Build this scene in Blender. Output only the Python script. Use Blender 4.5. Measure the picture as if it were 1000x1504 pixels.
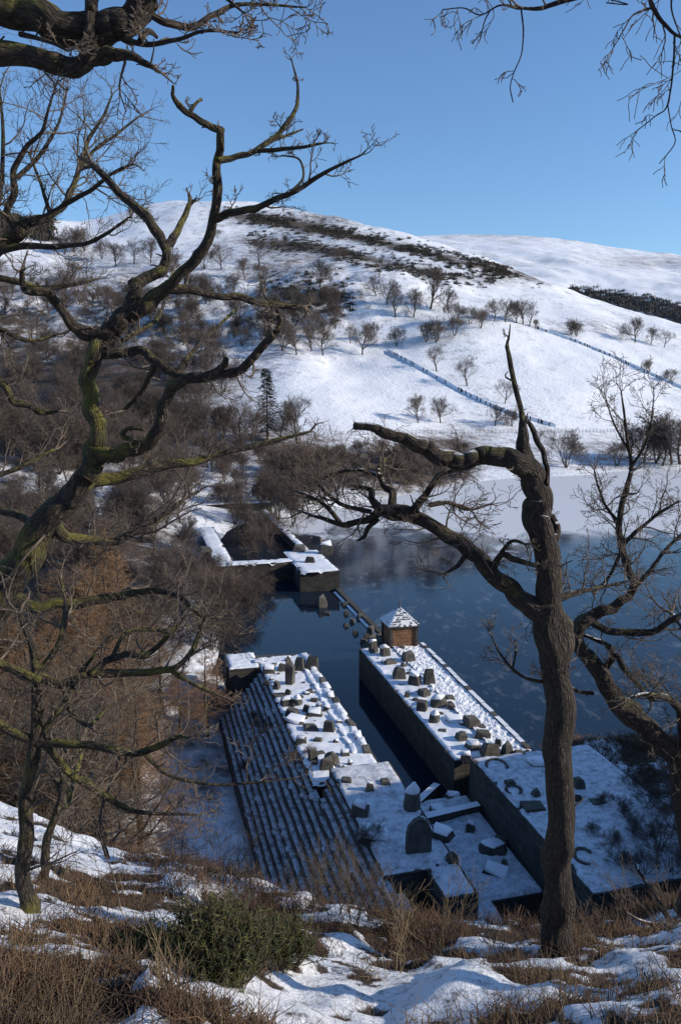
import bpy, bmesh, math, random
import numpy as np
from mathutils import Vector, Matrix
R = math.radians
sc = bpy.context.scene
for o in list(bpy.data.objects): bpy.data.objects.remove(o)
COL = sc.collection
random.seed(7); RNG = np.random.default_rng(7)

# ------------------------------------------------------------ camera, sky, sun
F, CX, CY, H, HOR = 1170.0, 500.0, 752.0, 25.0, 560.0     # photo pixels; eye 25 m above the lake
PITCH = math.atan((CY-HOR)/F)
cam = bpy.data.cameras.new('camera'); camo = bpy.data.objects.new('camera', cam); COL.objects.link(camo)
cam.sensor_fit = 'VERTICAL'; cam.sensor_height = 36; cam.lens = 36*F/1504
cam.clip_start = .1; cam.clip_end = 12000
camo.location = (0, 0, H); camo.rotation_euler = (math.pi/2-PITCH, 0, 0)
sc.camera = camo
SUN_AZ, SUN_EL = R(96), R(24)                 # azimuth clockwise from +Y (view direction)
SV = Vector((math.sin(SUN_AZ)*math.cos(SUN_EL), math.cos(SUN_AZ)*math.cos(SUN_EL), math.sin(SUN_EL)))
w = bpy.data.worlds.new('World'); sc.world = w; w.use_nodes = True
nt = w.node_tree; bg = nt.nodes['Background']; sk = nt.nodes.new('ShaderNodeTexSky')
sk.sky_type = 'NISHITA'; sk.sun_disc = False; sk.sun_elevation = SUN_EL; sk.sun_rotation = SUN_AZ
sk.altitude = 100; sk.air_density = 1.08; sk.dust_density = 0.1; sk.ozone_density = 6.0
nt.links.new(sk.outputs[0], bg.inputs[0]); bg.inputs[1].default_value = 0.143
sl = bpy.data.lights.new('sun', 'SUN'); sl.energy = 4.0; sl.angle = R(.5); sl.color = (1, .9, .755)
so = bpy.data.objects.new('sun', sl); COL.objects.link(so); so.rotation_euler = SV.to_track_quat('Z', 'Y').to_euler()
vs = sc.view_settings; vs.view_transform = 'Standard'; vs.look = 'None'; vs.gamma = 1; vs.exposure = 0.25
vs.use_curve_mapping = False

# ------------------------------------------------------------ pixel <-> place
cP, sP = math.cos(PITCH), math.sin(PITCH)
def ray(px, py):
    x = (px-CX)/F; u = -(py-CY)/F
    return (x, cP+u*sP, -sP+u*cP)
def atz(px, py, z):
    r = ray(px, py); t = (z-H)/r[2]; return Vector((r[0]*t, r[1]*t, z))
def atd(px, py, d):
    r = ray(px, py); t = d/r[1]; return Vector((r[0]*t, d, H+r[2]*t))
def scale_at(p):                                     # metres per photo pixel at a place
    return (p[1]*cP-(p[2]-H)*sP)/F
def to_px(X, Y, Z):
    dz = Z-H; f = Y*cP-dz*sP; u = Y*sP+dz*cP
    return CX+F*X/f, CY-F*u/f

# ------------------------------------------------------------ helpers
def link(o, parent=None):
    COL.objects.link(o)
    if parent is not None: o.parent = parent
    return o
def tag(o, label=None, cat=None, group=None, kind=None):
    for k, v in (('label', label), ('category', cat), ('group', group), ('kind', kind)):
        if v: o[k] = v
    return o
def empty(name, loc=(0, 0, 0), rz=0):
    o = bpy.data.objects.new(name, None); COL.objects.link(o); o.location = loc; o.rotation_euler.z = rz
    o.empty_display_size = .2; return o
def mesh_np(name, V, Q, mats, smooth=False, midx=None):
    V = np.asarray(V, np.float32); Q = np.asarray(Q, np.int32); n = Q.shape[1]
    me = bpy.data.meshes.new(name); me.vertices.add(len(V)); me.vertices.foreach_set('co', V.ravel())
    me.loops.add(Q.size); me.loops.foreach_set('vertex_index', Q.ravel())
    me.polygons.add(len(Q)); me.polygons.foreach_set('loop_start', np.arange(0, Q.size, n, dtype=np.int32))
    if midx is not None: me.polygons.foreach_set('material_index', np.asarray(midx, np.int32))
    me.polygons.foreach_set('use_smooth', np.full(len(Q), smooth))
    for m in (mats if isinstance(mats, (list, tuple)) else [mats]): me.materials.append(m)
    me.update(calc_edges=True); return me
def mk(name, me, parent=None): return link(bpy.data.objects.new(name, me), parent)
def mesh_py(name, V, Fc, mats, smooth=False, midx=None):
    me = bpy.data.meshes.new(name); me.from_pydata([tuple(v) for v in V], [], Fc)
    for m in (mats if isinstance(mats, (list, tuple)) else [mats]): me.materials.append(m)
    if midx is not None: me.polygons.foreach_set('material_index', midx)
    if smooth: me.polygons.foreach_set('use_smooth', [True]*len(me.polygons))
    me.update(); return me
def fattr(me, name, vals):
    a = me.attributes.new(name, 'FLOAT', 'POINT'); a.data.foreach_set('value', np.asarray(vals, np.float32))
def vnoise(x, y, seed=0):
    xi = np.floor(x).astype(np.int64); yi = np.floor(y).astype(np.int64); fx = x-xi; fy = y-yi
    def h(a, b):
        n = (a*374761393+b*668265263+seed*982451653) & 0xffffffff
        n = ((n ^ (n >> 13))*1274126177) & 0xffffffff
        return ((n ^ (n >> 16)) & 0xffff)/65535.0
    sx = fx*fx*(3-2*fx); sy = fy*fy*(3-2*fy)
    a = h(xi, yi); b = h(xi+1, yi); c = h(xi, yi+1); d = h(xi+1, yi+1)
    return (a+(b-a)*sx)*(1-sy)+(c+(d-c)*sx)*sy
def fbm(x, y, oc=4, seed=0):
    t = 0; a = .5; s = 0
    for k in range(oc):
        t = t+a*vnoise(x*2**k+k*17.3, y*2**k-k*9.1, seed+k); s += a; a *= .5
    return t/s
def sstep(a, b, x):
    t = np.clip((x-a)/(b-a), 0, 1); return t*t*(3-2*t)
def tubes(P, Rr, sides):                              # P [N,K,3], Rr [N,K] -> verts, quads
    P = np.asarray(P, float); Rr = np.asarray(Rr, float); N, K, _ = P.shape
    T = np.gradient(P, axis=1); T /= np.linalg.norm(T, axis=2, keepdims=True)+1e-9
    m = P[:, -1]-P[:, 0]; m /= np.linalg.norm(m, axis=1, keepdims=True)+1e-9
    ref = np.where(np.abs(m[:, 2:3]) > .75, np.array([[1., .13, 0]]), np.array([[0, .1, 1.]]))[:, None, :]
    if K > 10:                                        # long limbs: carry the frame along
        t0 = T[:, 0]; a0 = np.cross(t0, np.where(np.abs(t0[:, 2:3]) > .75, np.array([[1., .13, 0]]), np.array([[0, .1, 1.]]))); a0 /= np.linalg.norm(a0, axis=1, keepdims=True); A = np.empty_like(T); A[:, 0] = a0
        for k in range(1, K):
            a0 = a0-(a0*T[:, k]).sum(1, keepdims=True)*T[:, k]; a0 /= np.linalg.norm(a0, axis=1, keepdims=True)+1e-9; A[:, k] = a0
    else:
        A = np.cross(T, np.broadcast_to(ref, T.shape)); A /= np.linalg.norm(A, axis=2, keepdims=True)+1e-9
    B = np.cross(T, A)
    th = np.arange(sides)*2*np.pi/sides
    V = P[:, :, None, :]+Rr[:, :, None, None]*(A[:, :, None, :]*np.cos(th)[None, None, :, None]+B[:, :, None, :]*np.sin(th)[None, None, :, None])
    i = np.arange(N)[:, None, None]*K*sides+np.arange(K-1)[None, :, None]*sides
    j = np.arange(sides)[None, None, :]; j2 = (j+1) % sides
    Q = np.stack([i+j, i+j2, i+sides+j2, i+sides+j], -1).reshape(-1, 4)
    return V.reshape(-1, 3), Q
def tube_mesh(name, groups, mats, smooth=True):       # groups: list of (P,R,sides)
    Vs = []; Qs = []; n = 0
    for P, Rr, s in groups:
        if len(P) == 0: continue
        V, Q = tubes(P, Rr, s); Vs.append(V); Qs.append(Q+n); n += len(V)
    return mesh_np(name, np.concatenate(Vs), np.concatenate(Qs), mats, smooth)

# ------------------------------------------------------------ materials
def new_mat(name):
    m = bpy.data.materials.new(name); m.use_nodes = True; t = m.node_tree
    return m, t, t.nodes['Principled BSDF']
def nd(t, ty, **kw):
    n = t.nodes.new(ty)
    for k, v in kw.items():
        if k.startswith('i_'): n.inputs[k[2:].replace('_', ' ')].default_value = v
        else: setattr(n, k, v)
    return n
def noise(t, scale, detail=4, rough=.6, src=None, dist=0):
    n = nd(t, 'ShaderNodeTexNoise', i_Scale=scale, i_Detail=detail, i_Roughness=rough, i_Distortion=dist)
    if src is not None: t.links.new(src, n.inputs['Vector'])
    return n
def ramp(t, fac, stops, interp='LINEAR'):
    r = nd(t, 'ShaderNodeValToRGB'); r.color_ramp.interpolation = interp
    e = r.color_ramp.elements
    while len(e) < len(stops): e.new(.5)
    for k, (p, c) in enumerate(stops):
        e[k].position = p; e[k].color = (c, c, c, 1) if isinstance(c, (int, float)) else (*c, 1)
    t.links.new(fac, r.inputs[0]); return r
def mixc(t, fac, a, b):
    m = nd(t, 'ShaderNodeMix', data_type='RGBA')
    for s, v in ((0, fac), (6, a), (7, b)):
        if hasattr(v, 'links'): t.links.new(v, m.inputs[s])
        else: m.inputs[s].default_value = v if s == 0 else (*v, 1)
    return m.outputs[2]
def math_(t, op, a, b=None, clamp=False):
    m = nd(t, 'ShaderNodeMath', operation=op, use_clamp=clamp)
    for s, v in ((0, a), (1, b)):
        if v is None: continue
        if hasattr(v, 'links'): t.links.new(v, m.inputs[s])
        else: m.inputs[s].default_value = v
    return m.outputs[0]
def bump(t, p, h, strength=.5, dist=.05):
    b = nd(t, 'ShaderNodeBump', i_Strength=strength, i_Distance=dist)
    t.links.new(h, b.inputs['Height']); t.links.new(b.outputs[0], p.inputs['Normal'])
def geo_pos(t): return nd(t, 'ShaderNodeNewGeometry').outputs['Position']
def up_facing(t):
    g = nd(t, 'ShaderNodeNewGeometry'); s = nd(t, 'ShaderNodeSeparateXYZ'); t.links.new(g.outputs['Normal'], s.inputs[0])
    return s.outputs[2]
SNOW = (.80, .82, .86)
def m_snow(name='snow', sc_=6., bs=.35, bd=.06):
    m, t, p = new_mat(name); pos = geo_pos(t)
    n = noise(t, sc_, 6, .62, pos); n2 = noise(t, sc_*.22, 3, .5, pos)
    c = ramp(t, n2.outputs[0], [(.3, (.74, .76, .81)), (.6, (.84, .86, .89))])
    t.links.new(c.outputs[0], p.inputs['Base Color']); p.inputs['Roughness'].default_value = .65
    bump(t, p, n.outputs[0], bs, bd); return m
def m_rock(name, c1, c2, sc_=3., rough=.9, bd=.05):
    m, t, p = new_mat(name); tc = nd(t, 'ShaderNodeTexCoord').outputs['Object']; 
    n = noise(t, sc_, 7, .7, tc); n2 = noise(t, sc_*4, 4, .6, tc)
    c = ramp(t, n.outputs[0], [(.3, c1), (.68, c2)])
    oi = nd(t, 'ShaderNodeObjectInfo').outputs['Random']
    v = math_(t, 'ADD', math_(t, 'MULTIPLY', oi, .55), .7)
    hs = nd(t, 'ShaderNodeHueSaturation'); t.links.new(c.outputs[0], hs.inputs['Color']); t.links.new(v, hs.inputs['Value'])
    t.links.new(hs.outputs[0], p.inputs['Base Color']); p.inputs['Roughness'].default_value = rough
    bump(t, p, math_(t, 'ADD', n.outputs[0], math_(t, 'MULTIPLY', n2.outputs[0], .4)), .8, bd); return m
def m_masonry(name, c1, c2, mortar):
    m, t, p = new_mat(name); pos = geo_pos(t)
    mp = nd(t, 'ShaderNodeMapping'); mp.inputs['Rotation'].default_value = (R(90), 0, R(-14.5)); 
    # courses: use (length along the dam, height) as texture plane
    s = nd(t, 'ShaderNodeSeparateXYZ'); t.links.new(pos, s.inputs[0]); cb = nd(t, 'ShaderNodeCombineXYZ')
    al = math_(t, 'ADD', math_(t, 'MULTIPLY', s.outputs[0], .72), math_(t, 'MULTIPLY', s.outputs[1], .97))
    t.links.new(al, cb.inputs[0]); t.links.new(s.outputs[2], cb.inputs[1])
    b = nd(t, 'ShaderNodeTexBrick', i_Scale=1., i_Mortar_Size=.018, i_Brick_Width=.62, i_Row_Height=.3)
    b.inputs['Color1'].default_value = (*c1, 1); b.inputs['Color2'].default_value = (*c2, 1); b.inputs['Mortar'].default_value = (*mortar, 1)
    t.links.new(cb.outputs[0], b.inputs['Vector'])
    n = noise(t, 1.3, 6, .7, pos); n2 = noise(t, 9, 4, .6, pos)
    st = ramp(t, n.outputs[0], [(.35, .55), (.65, 1.15)])
    mm = nd(t, 'ShaderNodeMix', data_type='RGBA', blend_type='MULTIPLY'); mm.inputs[0].default_value = 1
    t.links.new(b.outputs[0], mm.inputs[6]); t.links.new(st.outputs[0], mm.inputs[7])
    t.links.new(mm.outputs[2], p.inputs['Base Color']); p.inputs['Roughness'].default_value = .9
    hh = math_(t, 'SUBTRACT', math_(t, 'MULTIPLY', n2.outputs[0], .6), b.outputs['Fac'])
    bump(t, p, hh, .8, .04); return m
def m_bark(name, c1, c2, moss=None, mossamt=.5, snow=0., sc_=5., bd=.03, limb=False):
    m, t, p = new_mat(name); pos = geo_pos(t)
    mp = nd(t, 'ShaderNodeMapping'); mp.inputs['Scale'].default_value = (1, 1, .3 if limb else .35); t.links.new(nd(t, 'ShaderNodeAttribute', attribute_name='bk').outputs['Vector'] if limb else pos, mp.inputs[0])
    n = noise(t, sc_, 7, .7, mp.outputs[0], .6); big = noise(t, 1.6, 4, .6, pos)
    v = nd(t, 'ShaderNodeTexVoronoi', i_Scale=sc_*(1.5 if limb else 3.2)); v.feature = 'DISTANCE_TO_EDGE' if limb else 'F1'
    dn = noise(t, sc_*.8, 3, .6, mp.outputs[0]); ad = nd(t, 'ShaderNodeMix', data_type='RGBA', blend_type='ADD'); ad.inputs[0].default_value = .05; t.links.new(mp.outputs[0], ad.inputs[6]); t.links.new(dn.outputs['Color'], ad.inputs[7]); t.links.new(ad.outputs[2], v.inputs['Vector'])
    c = ramp(t, n.outputs[0], [(.36, c1), (.66, c2)]).outputs[0]
    if limb:
        ck = ramp(t, v.outputs[0], [(0, .35), (.22, 1)]).outputs[0]; mm = nd(t, 'ShaderNodeMix', data_type='RGBA', blend_type='MULTIPLY'); mm.inputs[0].default_value = 1; t.links.new(c, mm.inputs[6]); t.links.new(ck, mm.inputs[7]); c = mm.outputs[2]
    if moss:
        up = up_facing(t)
        k = math_(t, 'ADD', math_(t, 'MULTIPLY', up, .12), math_(t, 'ADD', big.outputs[0], mossamt-.5))
        k = math_(t, 'ADD', k, math_(t, 'MULTIPLY', math_(t, 'SUBTRACT', n.outputs[0], .5), .5))
        k = ramp(t, k, [(.52, 0), (.66, 1)]).outputs[0]
        mcol = ramp(t, n.outputs[0], [(.35, tuple(x*.55 for x in moss)), (.65, moss)]).outputs[0]
        c = mixc(t, k, c, mcol)
    if snow:
        g = up_facing(t); k2 = math_(t, 'MULTIPLY', ramp(t, g, [(.72, 0), (.86, 1)]).outputs[0], ramp(t, noise(t, 1.1, 3, .5, pos).outputs[0], [(1-snow, 0), (1-snow+.05, 1)]).outputs[0])
        c = mixc(t, k2, c, SNOW)
    t.links.new(c, p.inputs['Base Color']); p.inputs['Roughness'].default_value = .9
    bump(t, p, math_(t, 'ADD', n.outputs[0], math_(t, 'MULTIPLY', v.outputs[0], 1.6 if limb else .5)), 1., bd); return m
def m_var(name, stops, rough=.85, attr=None, objrand=False, transl=0):     # colour by a per-strand attribute or per-object random
    m, t, p = new_mat(name)
    if attr: f = nd(t, 'ShaderNodeAttribute', attribute_name=attr).outputs['Fac']
    else: f = nd(t, 'ShaderNodeObjectInfo').outputs['Random']
    c = ramp(t, f, stops); t.links.new(c.outputs[0], p.inputs['Base Color']); p.inputs['Roughness'].default_value = rough
    return m
M_SNOW = m_snow(); M_SNOWC = m_snow('snow_cap', 9, .3, .03); M_SNOWR = m_snow('snow_rough', 2.2, .9, .25)
def m_shade_thin(name, patch):  # thin patchy snow, its colour also darkened to stand in for deeper shade
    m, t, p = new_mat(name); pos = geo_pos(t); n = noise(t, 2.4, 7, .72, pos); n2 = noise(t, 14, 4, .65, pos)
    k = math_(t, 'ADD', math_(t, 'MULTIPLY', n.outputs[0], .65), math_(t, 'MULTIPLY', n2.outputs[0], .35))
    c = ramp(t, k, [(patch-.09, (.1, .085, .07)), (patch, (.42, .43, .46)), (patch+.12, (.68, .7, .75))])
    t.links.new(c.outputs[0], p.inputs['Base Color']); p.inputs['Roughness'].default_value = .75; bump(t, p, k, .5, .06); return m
M_THIN = m_shade_thin('shaded_thin_snow', .44); M_SHADE_THINS = m_shade_thin('shaded_thin_snow_steps', .5)
M_ROCK = m_rock('rock', (.034, .032, .029), (.12, .111, .094), 2.5)
M_MAS = m_masonry('masonry', (.055, .05, .044), (.085, .077, .066), (.026, .025, .023))
M_STEP = m_masonry('step_stone', (.06, .055, .048), (.1, .09, .078), (.03, .028, .025))
M_HOUSE = m_masonry('house_stone', (.2, .1, .052), (.26, .135, .066), (.09, .06, .04))
M_SLATE = m_rock('slate', (.05, .055, .065), (.1, .105, .12), 4, .6, .01)
M_METAL = m_rock('metal', (.1, .1, .1), (.15, .15, .15), 4, .5, .005)
M_WOOD = m_rock('door_wood', (.05, .035, .025), (.09, .06, .04), 6)
M_OAK = m_bark('oak_bark', (.024, .019, .015), (.1, .076, .054), (.14, .13, .026), .5, .0, 22, .03, True)
M_OAKP = m_bark('oak_bark_far', (.035, .028, .022), (.13, .1, .072), (.15, .135, .03), .5, .0)
M_OAKR = m_bark('oak_bark_grey', (.022, .018, .015), (.09, .068, .05), (.11, .1, .028), .4, .46, 22, .03, True)
M_TWIG = m_bark('twig_bark', (.055, .043, .034), (.2, .155, .115), None, 0, 0, 9, .006)
M_FARB = m_var('far_bark', [(0, (.05, .038, .03)), (1, (.09, .07, .055))])
M_FART = m_var('far_twig', [(0, (.065, .05, .042)), (.5, (.1, .078, .064)), (1, (.14, .105, .085))])
M_LARCH = m_var('larch_twig', [(0, (.17, .098, .05)), (.5, (.24, .142, .074)), (1, (.3, .18, .095))])
M_CON = m_var('conifer_needle', [(0, (.018, .03, .016)), (1, (.03, .045, .022))])
M_BLADE = m_var('heather_stem', [(0, (.035, .022, .016)), (.45, (.08, .05, .033)), (.8, (.15, .088, .05)), (1, (.28, .19, .11))], attr='rnd')
M_GORSE = m_var('gorse_leaf', [(0, (.025, .034, .011)), (.5, (.06, .07, .02)), (1, (.15, .135, .042))], attr='rnd')
M_SCRUB = m_var('scrub_leaf', [(0, (.018, .018, .013)), (.6, (.04, .034, .024)), (1, (.085, .062, .044))], attr='rnd')
M_WOODF = m_var('far_wood_leaf', [(0, (.04, .042, .045)), (.6, (.075, .068, .064)), (1, (.13, .11, .1))], attr='rnd')
M_STALK = m_rock('dry_stalk', (.2, .14, .08), (.32, .24, .14), 8)

def m_terrain(name, sc_, veg1, veg2, soft=.1):
    m, t, p = new_mat(name); pos = geo_pos(t)
    a = nd(t, 'ShaderNodeAttribute', attribute_name='veg').outputs['Fac']
    n = noise(t, sc_, 8, .72, pos); n2 = noise(t, sc_*5, 4, .7, pos); n3 = noise(t, sc_*.2, 4, .6, pos)
    s = math_(t, 'ADD', math_(t, 'MULTIPLY', n.outputs[0], .55), math_(t, 'MULTIPLY', n2.outputs[0], .3))
    s = math_(t, 'ADD', s, math_(t, 'MULTIPLY', n3.outputs[0], .15))
    s = math_(t, 'SUBTRACT', math_(t, 'ADD', s, math_(t, 'MULTIPLY', a, .5)), .5)
    k = ramp(t, s, [(.17-soft, 0), (.17+soft, 1)]).outputs[0]
    vc = ramp(t, n2.outputs[0], [(.35, veg1), (.65, veg2)]).outputs[0]
    snc = ramp(t, n3.outputs[0], [(.35, (.76, .78, .83)), (.65, (.85, .87, .9))]).outputs[0]
    t.links.new(mixc(t, k, snc, vc), p.inputs['Base Color']); p.inputs['Roughness'].default_value = .75
    bump(t, p, math_(t, 'ADD', n.outputs[0], math_(t, 'MULTIPLY', n2.outputs[0], .5)), .8, .9 if sc_ < 1 else .08); return m
M_HILL = m_terrain('hill_snow', .16, (.035, .028, .02), (.13, .09, .065), .09)
M_FAR = m_terrain('far_snow', .02, (.1, .09, .085), (.25, .22, .2), .12)
M_NEAR = m_terrain('near_ground', 3.5, (.025, .018, .012), (.075, .045, .026), .05)

# ------------------------------------------------------------ terrain across the lake (thin plate through surveyed points)
CP = []
def cp(px, py, Y): 
    p = atd(px, py, Y); CP.append((p.x, p.y, p.z))
for px, py, Y in [(-250,345,640),(-100,325,680),(0,318,700),(150,322,740),(220,300,770),(290,296,780),(400,302,760),(500,320,710),(600,347,660),(700,377,610),(790,411,560),(850,432,525),(900,452,500),(1000,481,460),(1150,520,430),(1300,560,420),
      (-100,480,380),(100,440,430),(150,540,300),(300,400,480),(300,500,340),(300,600,245),(430,540,285),(400,440,390),(450,380,520),(520,500,345),(600,420,410),(600,560,295),(600,470,370),(700,480,360),(700,440,420),(750,560,300),(850,490,385),(850,560,312),(950,560,330),(1000,530,370),(1150,590,330),
      (450,637,215),(600,637,235),(750,637,252),(900,637,268),(1050,637,280),(1250,640,290),(100,640,215),(-100,640,215),(250,340,640),(100,370,600),(400,340,640),(520,360,560)]:
    cp(px, py, Y)
for px, d in [(430, 150), (500, 160), (560, 172), (640, 190), (700, 203), (820, 214), (1000, 231), (1200, 245)]:
    p = atd(px, 700, d); CP.append((p.x, p.y, .9)); CP.append((p.x*1.07, p.y*1.07, 2.6)); CP.append((p.x*.92, p.y*.92, -2.5))
for x, y, z in [(-10,100,-3),(0,120,-3),(20,100,-4),(40,120,-5),(60,150,-5),(20,60,-4),(60,80,-5),(100,110,-5),(120,180,-4),(5,80,-3),(-6,68,-2.5),(-5,80,-2.5),
      (-12,55,-1.2),(-25,55,-1.4),(-45,55,-1),(-8,40,-1),(-22,38,-1),(-45,38,0),(-8,28,-1),(-20,26,0),(-60,40,4),(-9.5,62,-1.1),(-14,68,1.2),(-16,80,1.1),(-19,90,1.2),(-30,75,1.3),(-30,95,1.5),(-50,80,4),(-26,120,2),(-28,140,3),(-45,120,5),(-70,120,12),(-22,152,2.2),(-8,158,1.8),(-45,160,8),(-80,180,16),
      (-60,230,17),(-20,190,7)]:
    CP.append((x, y, z))
for px, Y, z in [(0, 1100, 120), (290, 1150, 120), (500, 1100, 100), (700, 950, 70), (900, 850, 25), (1100, 800, 10), (-300, 1000, 100), (1300, 800, 0)]:
    p = atd(px, 400, Y); CP.append((p.x, p.y, z))
CP = np.array(CP)
def uvt(x, y): return np.stack([x/np.maximum(y, 5)*2.2, np.log(np.maximum(y, 5)/40)*1.6], -1)
def tpk(r2): return np.where(r2 > 1e-12, r2*np.log(r2+1e-12), 0)
_A = uvt(CP[:, 0], CP[:, 1]); _n = len(CP)
_K = tpk(((_A[:, None]-_A[None])**2).sum(-1)); _K += np.eye(_n)*1e-3
_P = np.concatenate([np.ones((_n, 1)), _A], 1)
_L = np.block([[_K, _P], [_P.T, np.zeros((3, 3))]]); _W = np.linalg.solve(_L, np.concatenate([CP[:, 2], np.zeros(3)]))
def terr(x, y, detail=True):
    x = np.asarray(x, float); y = np.asarray(y, float); sh = x.shape; a = uvt(x.ravel(), y.ravel()); out = np.empty(len(a))
    for i in range(0, len(a), 20000):
        b = a[i:i+20000]; out[i:i+20000] = tpk(((b[:, None]-_A[None])**2).sum(-1))@_W[:_n]+_W[_n]+b@_W[_n+1:]
    z = out.reshape(sh)
    if detail:
        far = np.clip((y-180)/250, 0, 1)
        z = z+(fbm(x/26, y/26, 5, 3)-.5)*(.9+5.0*far)*np.clip(y/120, .15, 1)
        mid = np.exp(-((y-400)/95)**2)*np.clip((60-x)/90, 0, 1)          # craggy ground left of the fields
        z = z+(fbm(x/17+5, y/17, 4, 21)-.5)*15*mid
    return z
SS = np.linspace(-.82, .72, 300); YY = np.concatenate([np.geomspace(24, 240, 170), np.geomspace(243, 1150, 190)])
gs, gy = np.meshgrid(SS, YY); gx = gs*gy; gz = terr(gx, gy)
def grid_q(nr, nc):
    i = np.arange(nr-1)[:, None]*nc+np.arange(nc-1)[None]; return np.stack([i, i+1, i+nc+1, i+nc], -1).reshape(-1, 4)
ppx, ppy = to_px(gx, gy, gz)
def blob(px, py, cx, cy, rx, ry): return np.exp(-(((px-cx)/rx)**2+((py-cy)/ry)**2))
def bandline(px, py, pts, wd):                         # soft band round a polyline drawn over the hill
    xs = [p[0] for p in pts]; ys = [p[1] for p in pts]
    yy = np.interp(px, xs, ys); e_ = .12*(xs[-1]-xs[0]); return np.exp(-((py-yy)/wd)**2)*sstep(xs[0]-e_, xs[0]+e_, px)*sstep(xs[-1]+e_, xs[-1]-e_, px)
def vegmask(px, py, y):
    v = np.full(px.shape, .13)
    v += .26*sstep(330, 180, px)*sstep(345, 420, py)                 # woodland floor at left
    v += .24*blob(px, py, 430, 385, 110, 48)+.16*blob(px, py, 330, 460, 130, 50)+.3*blob(px, py, 450, 437, 60, 16)
    v += .42*bandline(px, py, [(330, 316), (430, 330), (520, 348), (600, 366), (700, 390), (800, 412)], 7)
    v += .3*bandline(px, py, [(350, 352), (450, 362), (560, 385), (660, 405), (740, 414)], 7)
    v += .22*blob(px, py, 480, 320, 120, 14)
    v += .2*blob(px, py, 870, 480, 60, 12)+.16*bandline(px, py, [(590, 660), (1000, 660)], 26)
    v += .5*bandline(px, py, [(380, 690), (470, 690), (600, 690), (700, 680)], 40)
    v += .25*sstep(520, 380, px)*sstep(470, 560, py)*sstep(700, 640, py)
    v -= .3*blob(px, py, 480, 580, 130, 45)+.12*blob(px, py, 900, 540, 160, 50)
    v += np.where(y < 120, .16, 0)
    return np.clip(v, .05, .95)
veg = vegmask(ppx, ppy, gy)
veg = np.where((gy < 62) & (gx > -14), .3, veg)
me = mesh_np('hillside', np.stack([gx, gy, gz], -1).reshape(-1, 3), grid_q(*gx.shape), M_HILL, True); fattr(me, 'veg', veg.ravel())
tag(mk('hillside', me), kind='structure')
_TY = np.geomspace(30, 1000, 900)
def hit(px, py, ymin=30):                             # where a line of sight meets that ground
    r = ray(px, py); s = r[0]/r[1]; sl_ = r[2]/r[1]; yy = _TY[_TY > ymin]
    d = H+sl_*yy-terr(s*yy, yy); k = np.argmax(d < 0)
    if d[k] >= 0: return None
    y = yy[k] if k == 0 else yy[k-1]+(yy[k]-yy[k-1])*d[k-1]/(d[k-1]-d[k])
    return Vector((s*y, y, float(terr(np.array([s*y]), np.array([y]))[0])))

# far mountain beyond the side valley
SK = [(300, 352), (480, 350), (600, 346), (680, 344), (760, 346), (830, 352), (900, 363), (960, 371), (1000, 375), (1150, 386), (1400, 420)]
s2 = np.linspace(-.3, .9, 260); y2 = np.concatenate([np.geomspace(900, 2600, 130), np.geomspace(2630, 4200, 20)])
gs2, gy2 = np.meshgrid(s2, y2)
pxa = CX+gs2*F*1.03; sky_py = np.interp(pxa, [a for a, b in SK], [b for a, b in SK])
el = np.tan(np.arctan((CY-sky_py)/F)-PITCH)
q = np.clip((gy2-900)/1700, 0, 1)
rid = el*2600*(1+.0*q)
z2 = -30+(rid+55)*(q**.8)*(1.0)
z2 = np.where(gy2 > 2600, H+rid-(gy2-2600)*.22, z2)
gx2 = gs2*gy2
rl = (fbm(gx2/260, gy2/520, 6, 11)-.5)*45+(np.abs(fbm(gx2/420+gy2/900, gy2/800, 5, 14)-.5))*-90
z2 = z2+rl*np.sin(np.clip(q, 0, 1)*np.pi)**.6+(fbm(gx2/60, gy2/60, 4, 12)-.5)*9*q
me = mesh_np('mountain', np.stack([gx2, gy2, z2], -1).reshape(-1, 3), grid_q(*gx2.shape), M_FAR, True)
px2, py2 = to_px(gx2, gy2, z2)
fattr(me, 'veg', np.clip(.05+.2*blob(px2, py2, 960, 385, 90, 10)+.14*fbm(gx2/300, gy2/200, 4, 9)+.1*blob(px2, py2, 700, 348, 120, 5), 0, 1).ravel())
tag(mk('mountain', me), kind='structure')

# ------------------------------------------------------------ near hillside (the bank the camera stands on)
_px = np.array([-400, 0, 60, 150, 250, 400, 550, 650, 800, 900, 1000, 1300]); _py = np.array([1150, 1192, 1212, 1250, 1274, 1322, 1372, 1385, 1388, 1376, 1352, 1300])
_T = np.tan(PITCH+np.arctan((_py-CY)/F)); _S = (_px-CX)/F/(cP-(_py-CY)/F*sP)
_YC = np.interp(_px, [-400, 0, 250, 450, 650, 1000, 1300], [16, 14.5, 11.5, 10, 9.2, 9.8, 12])
def heath(x, y):                                      # 0 snow .. 1 heather
    n = fbm(x/.95+3, y/.75, 4, 31); f = fbm(x/.26, y/.22, 3, 37)
    px, py = to_px(x, np.maximum(y, 1), near0(x, y))
    m = n*.6+f*.4
    b = .06*blob(px, py, 330, 1340, 110, 50)+.12*blob(px, py, 700, 1370, 230, 22)+.10*blob(px, py, 300, 1440, 120, 60)+.06*blob(px, py, 80, 1440, 110, 50)+.05*blob(px, py, 620, 1360, 60, 40)+.05*blob(px, py, 900, 1450, 130, 40)
    b = b-.1*blob(px, py, 280, 1310, 50, 24)-.09*blob(px, py, 120, 1240, 120, 50)-.14*blob(px, py, 660, 1470, 90, 32)-.16*blob(px, py, 222, 1475, 34, 34)-.10*blob(px, py, 810, 1480, 50, 20)-.08*blob(px, py, 450, 1440, 60, 20)
    return sstep(.478, .57, m+b)
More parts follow.
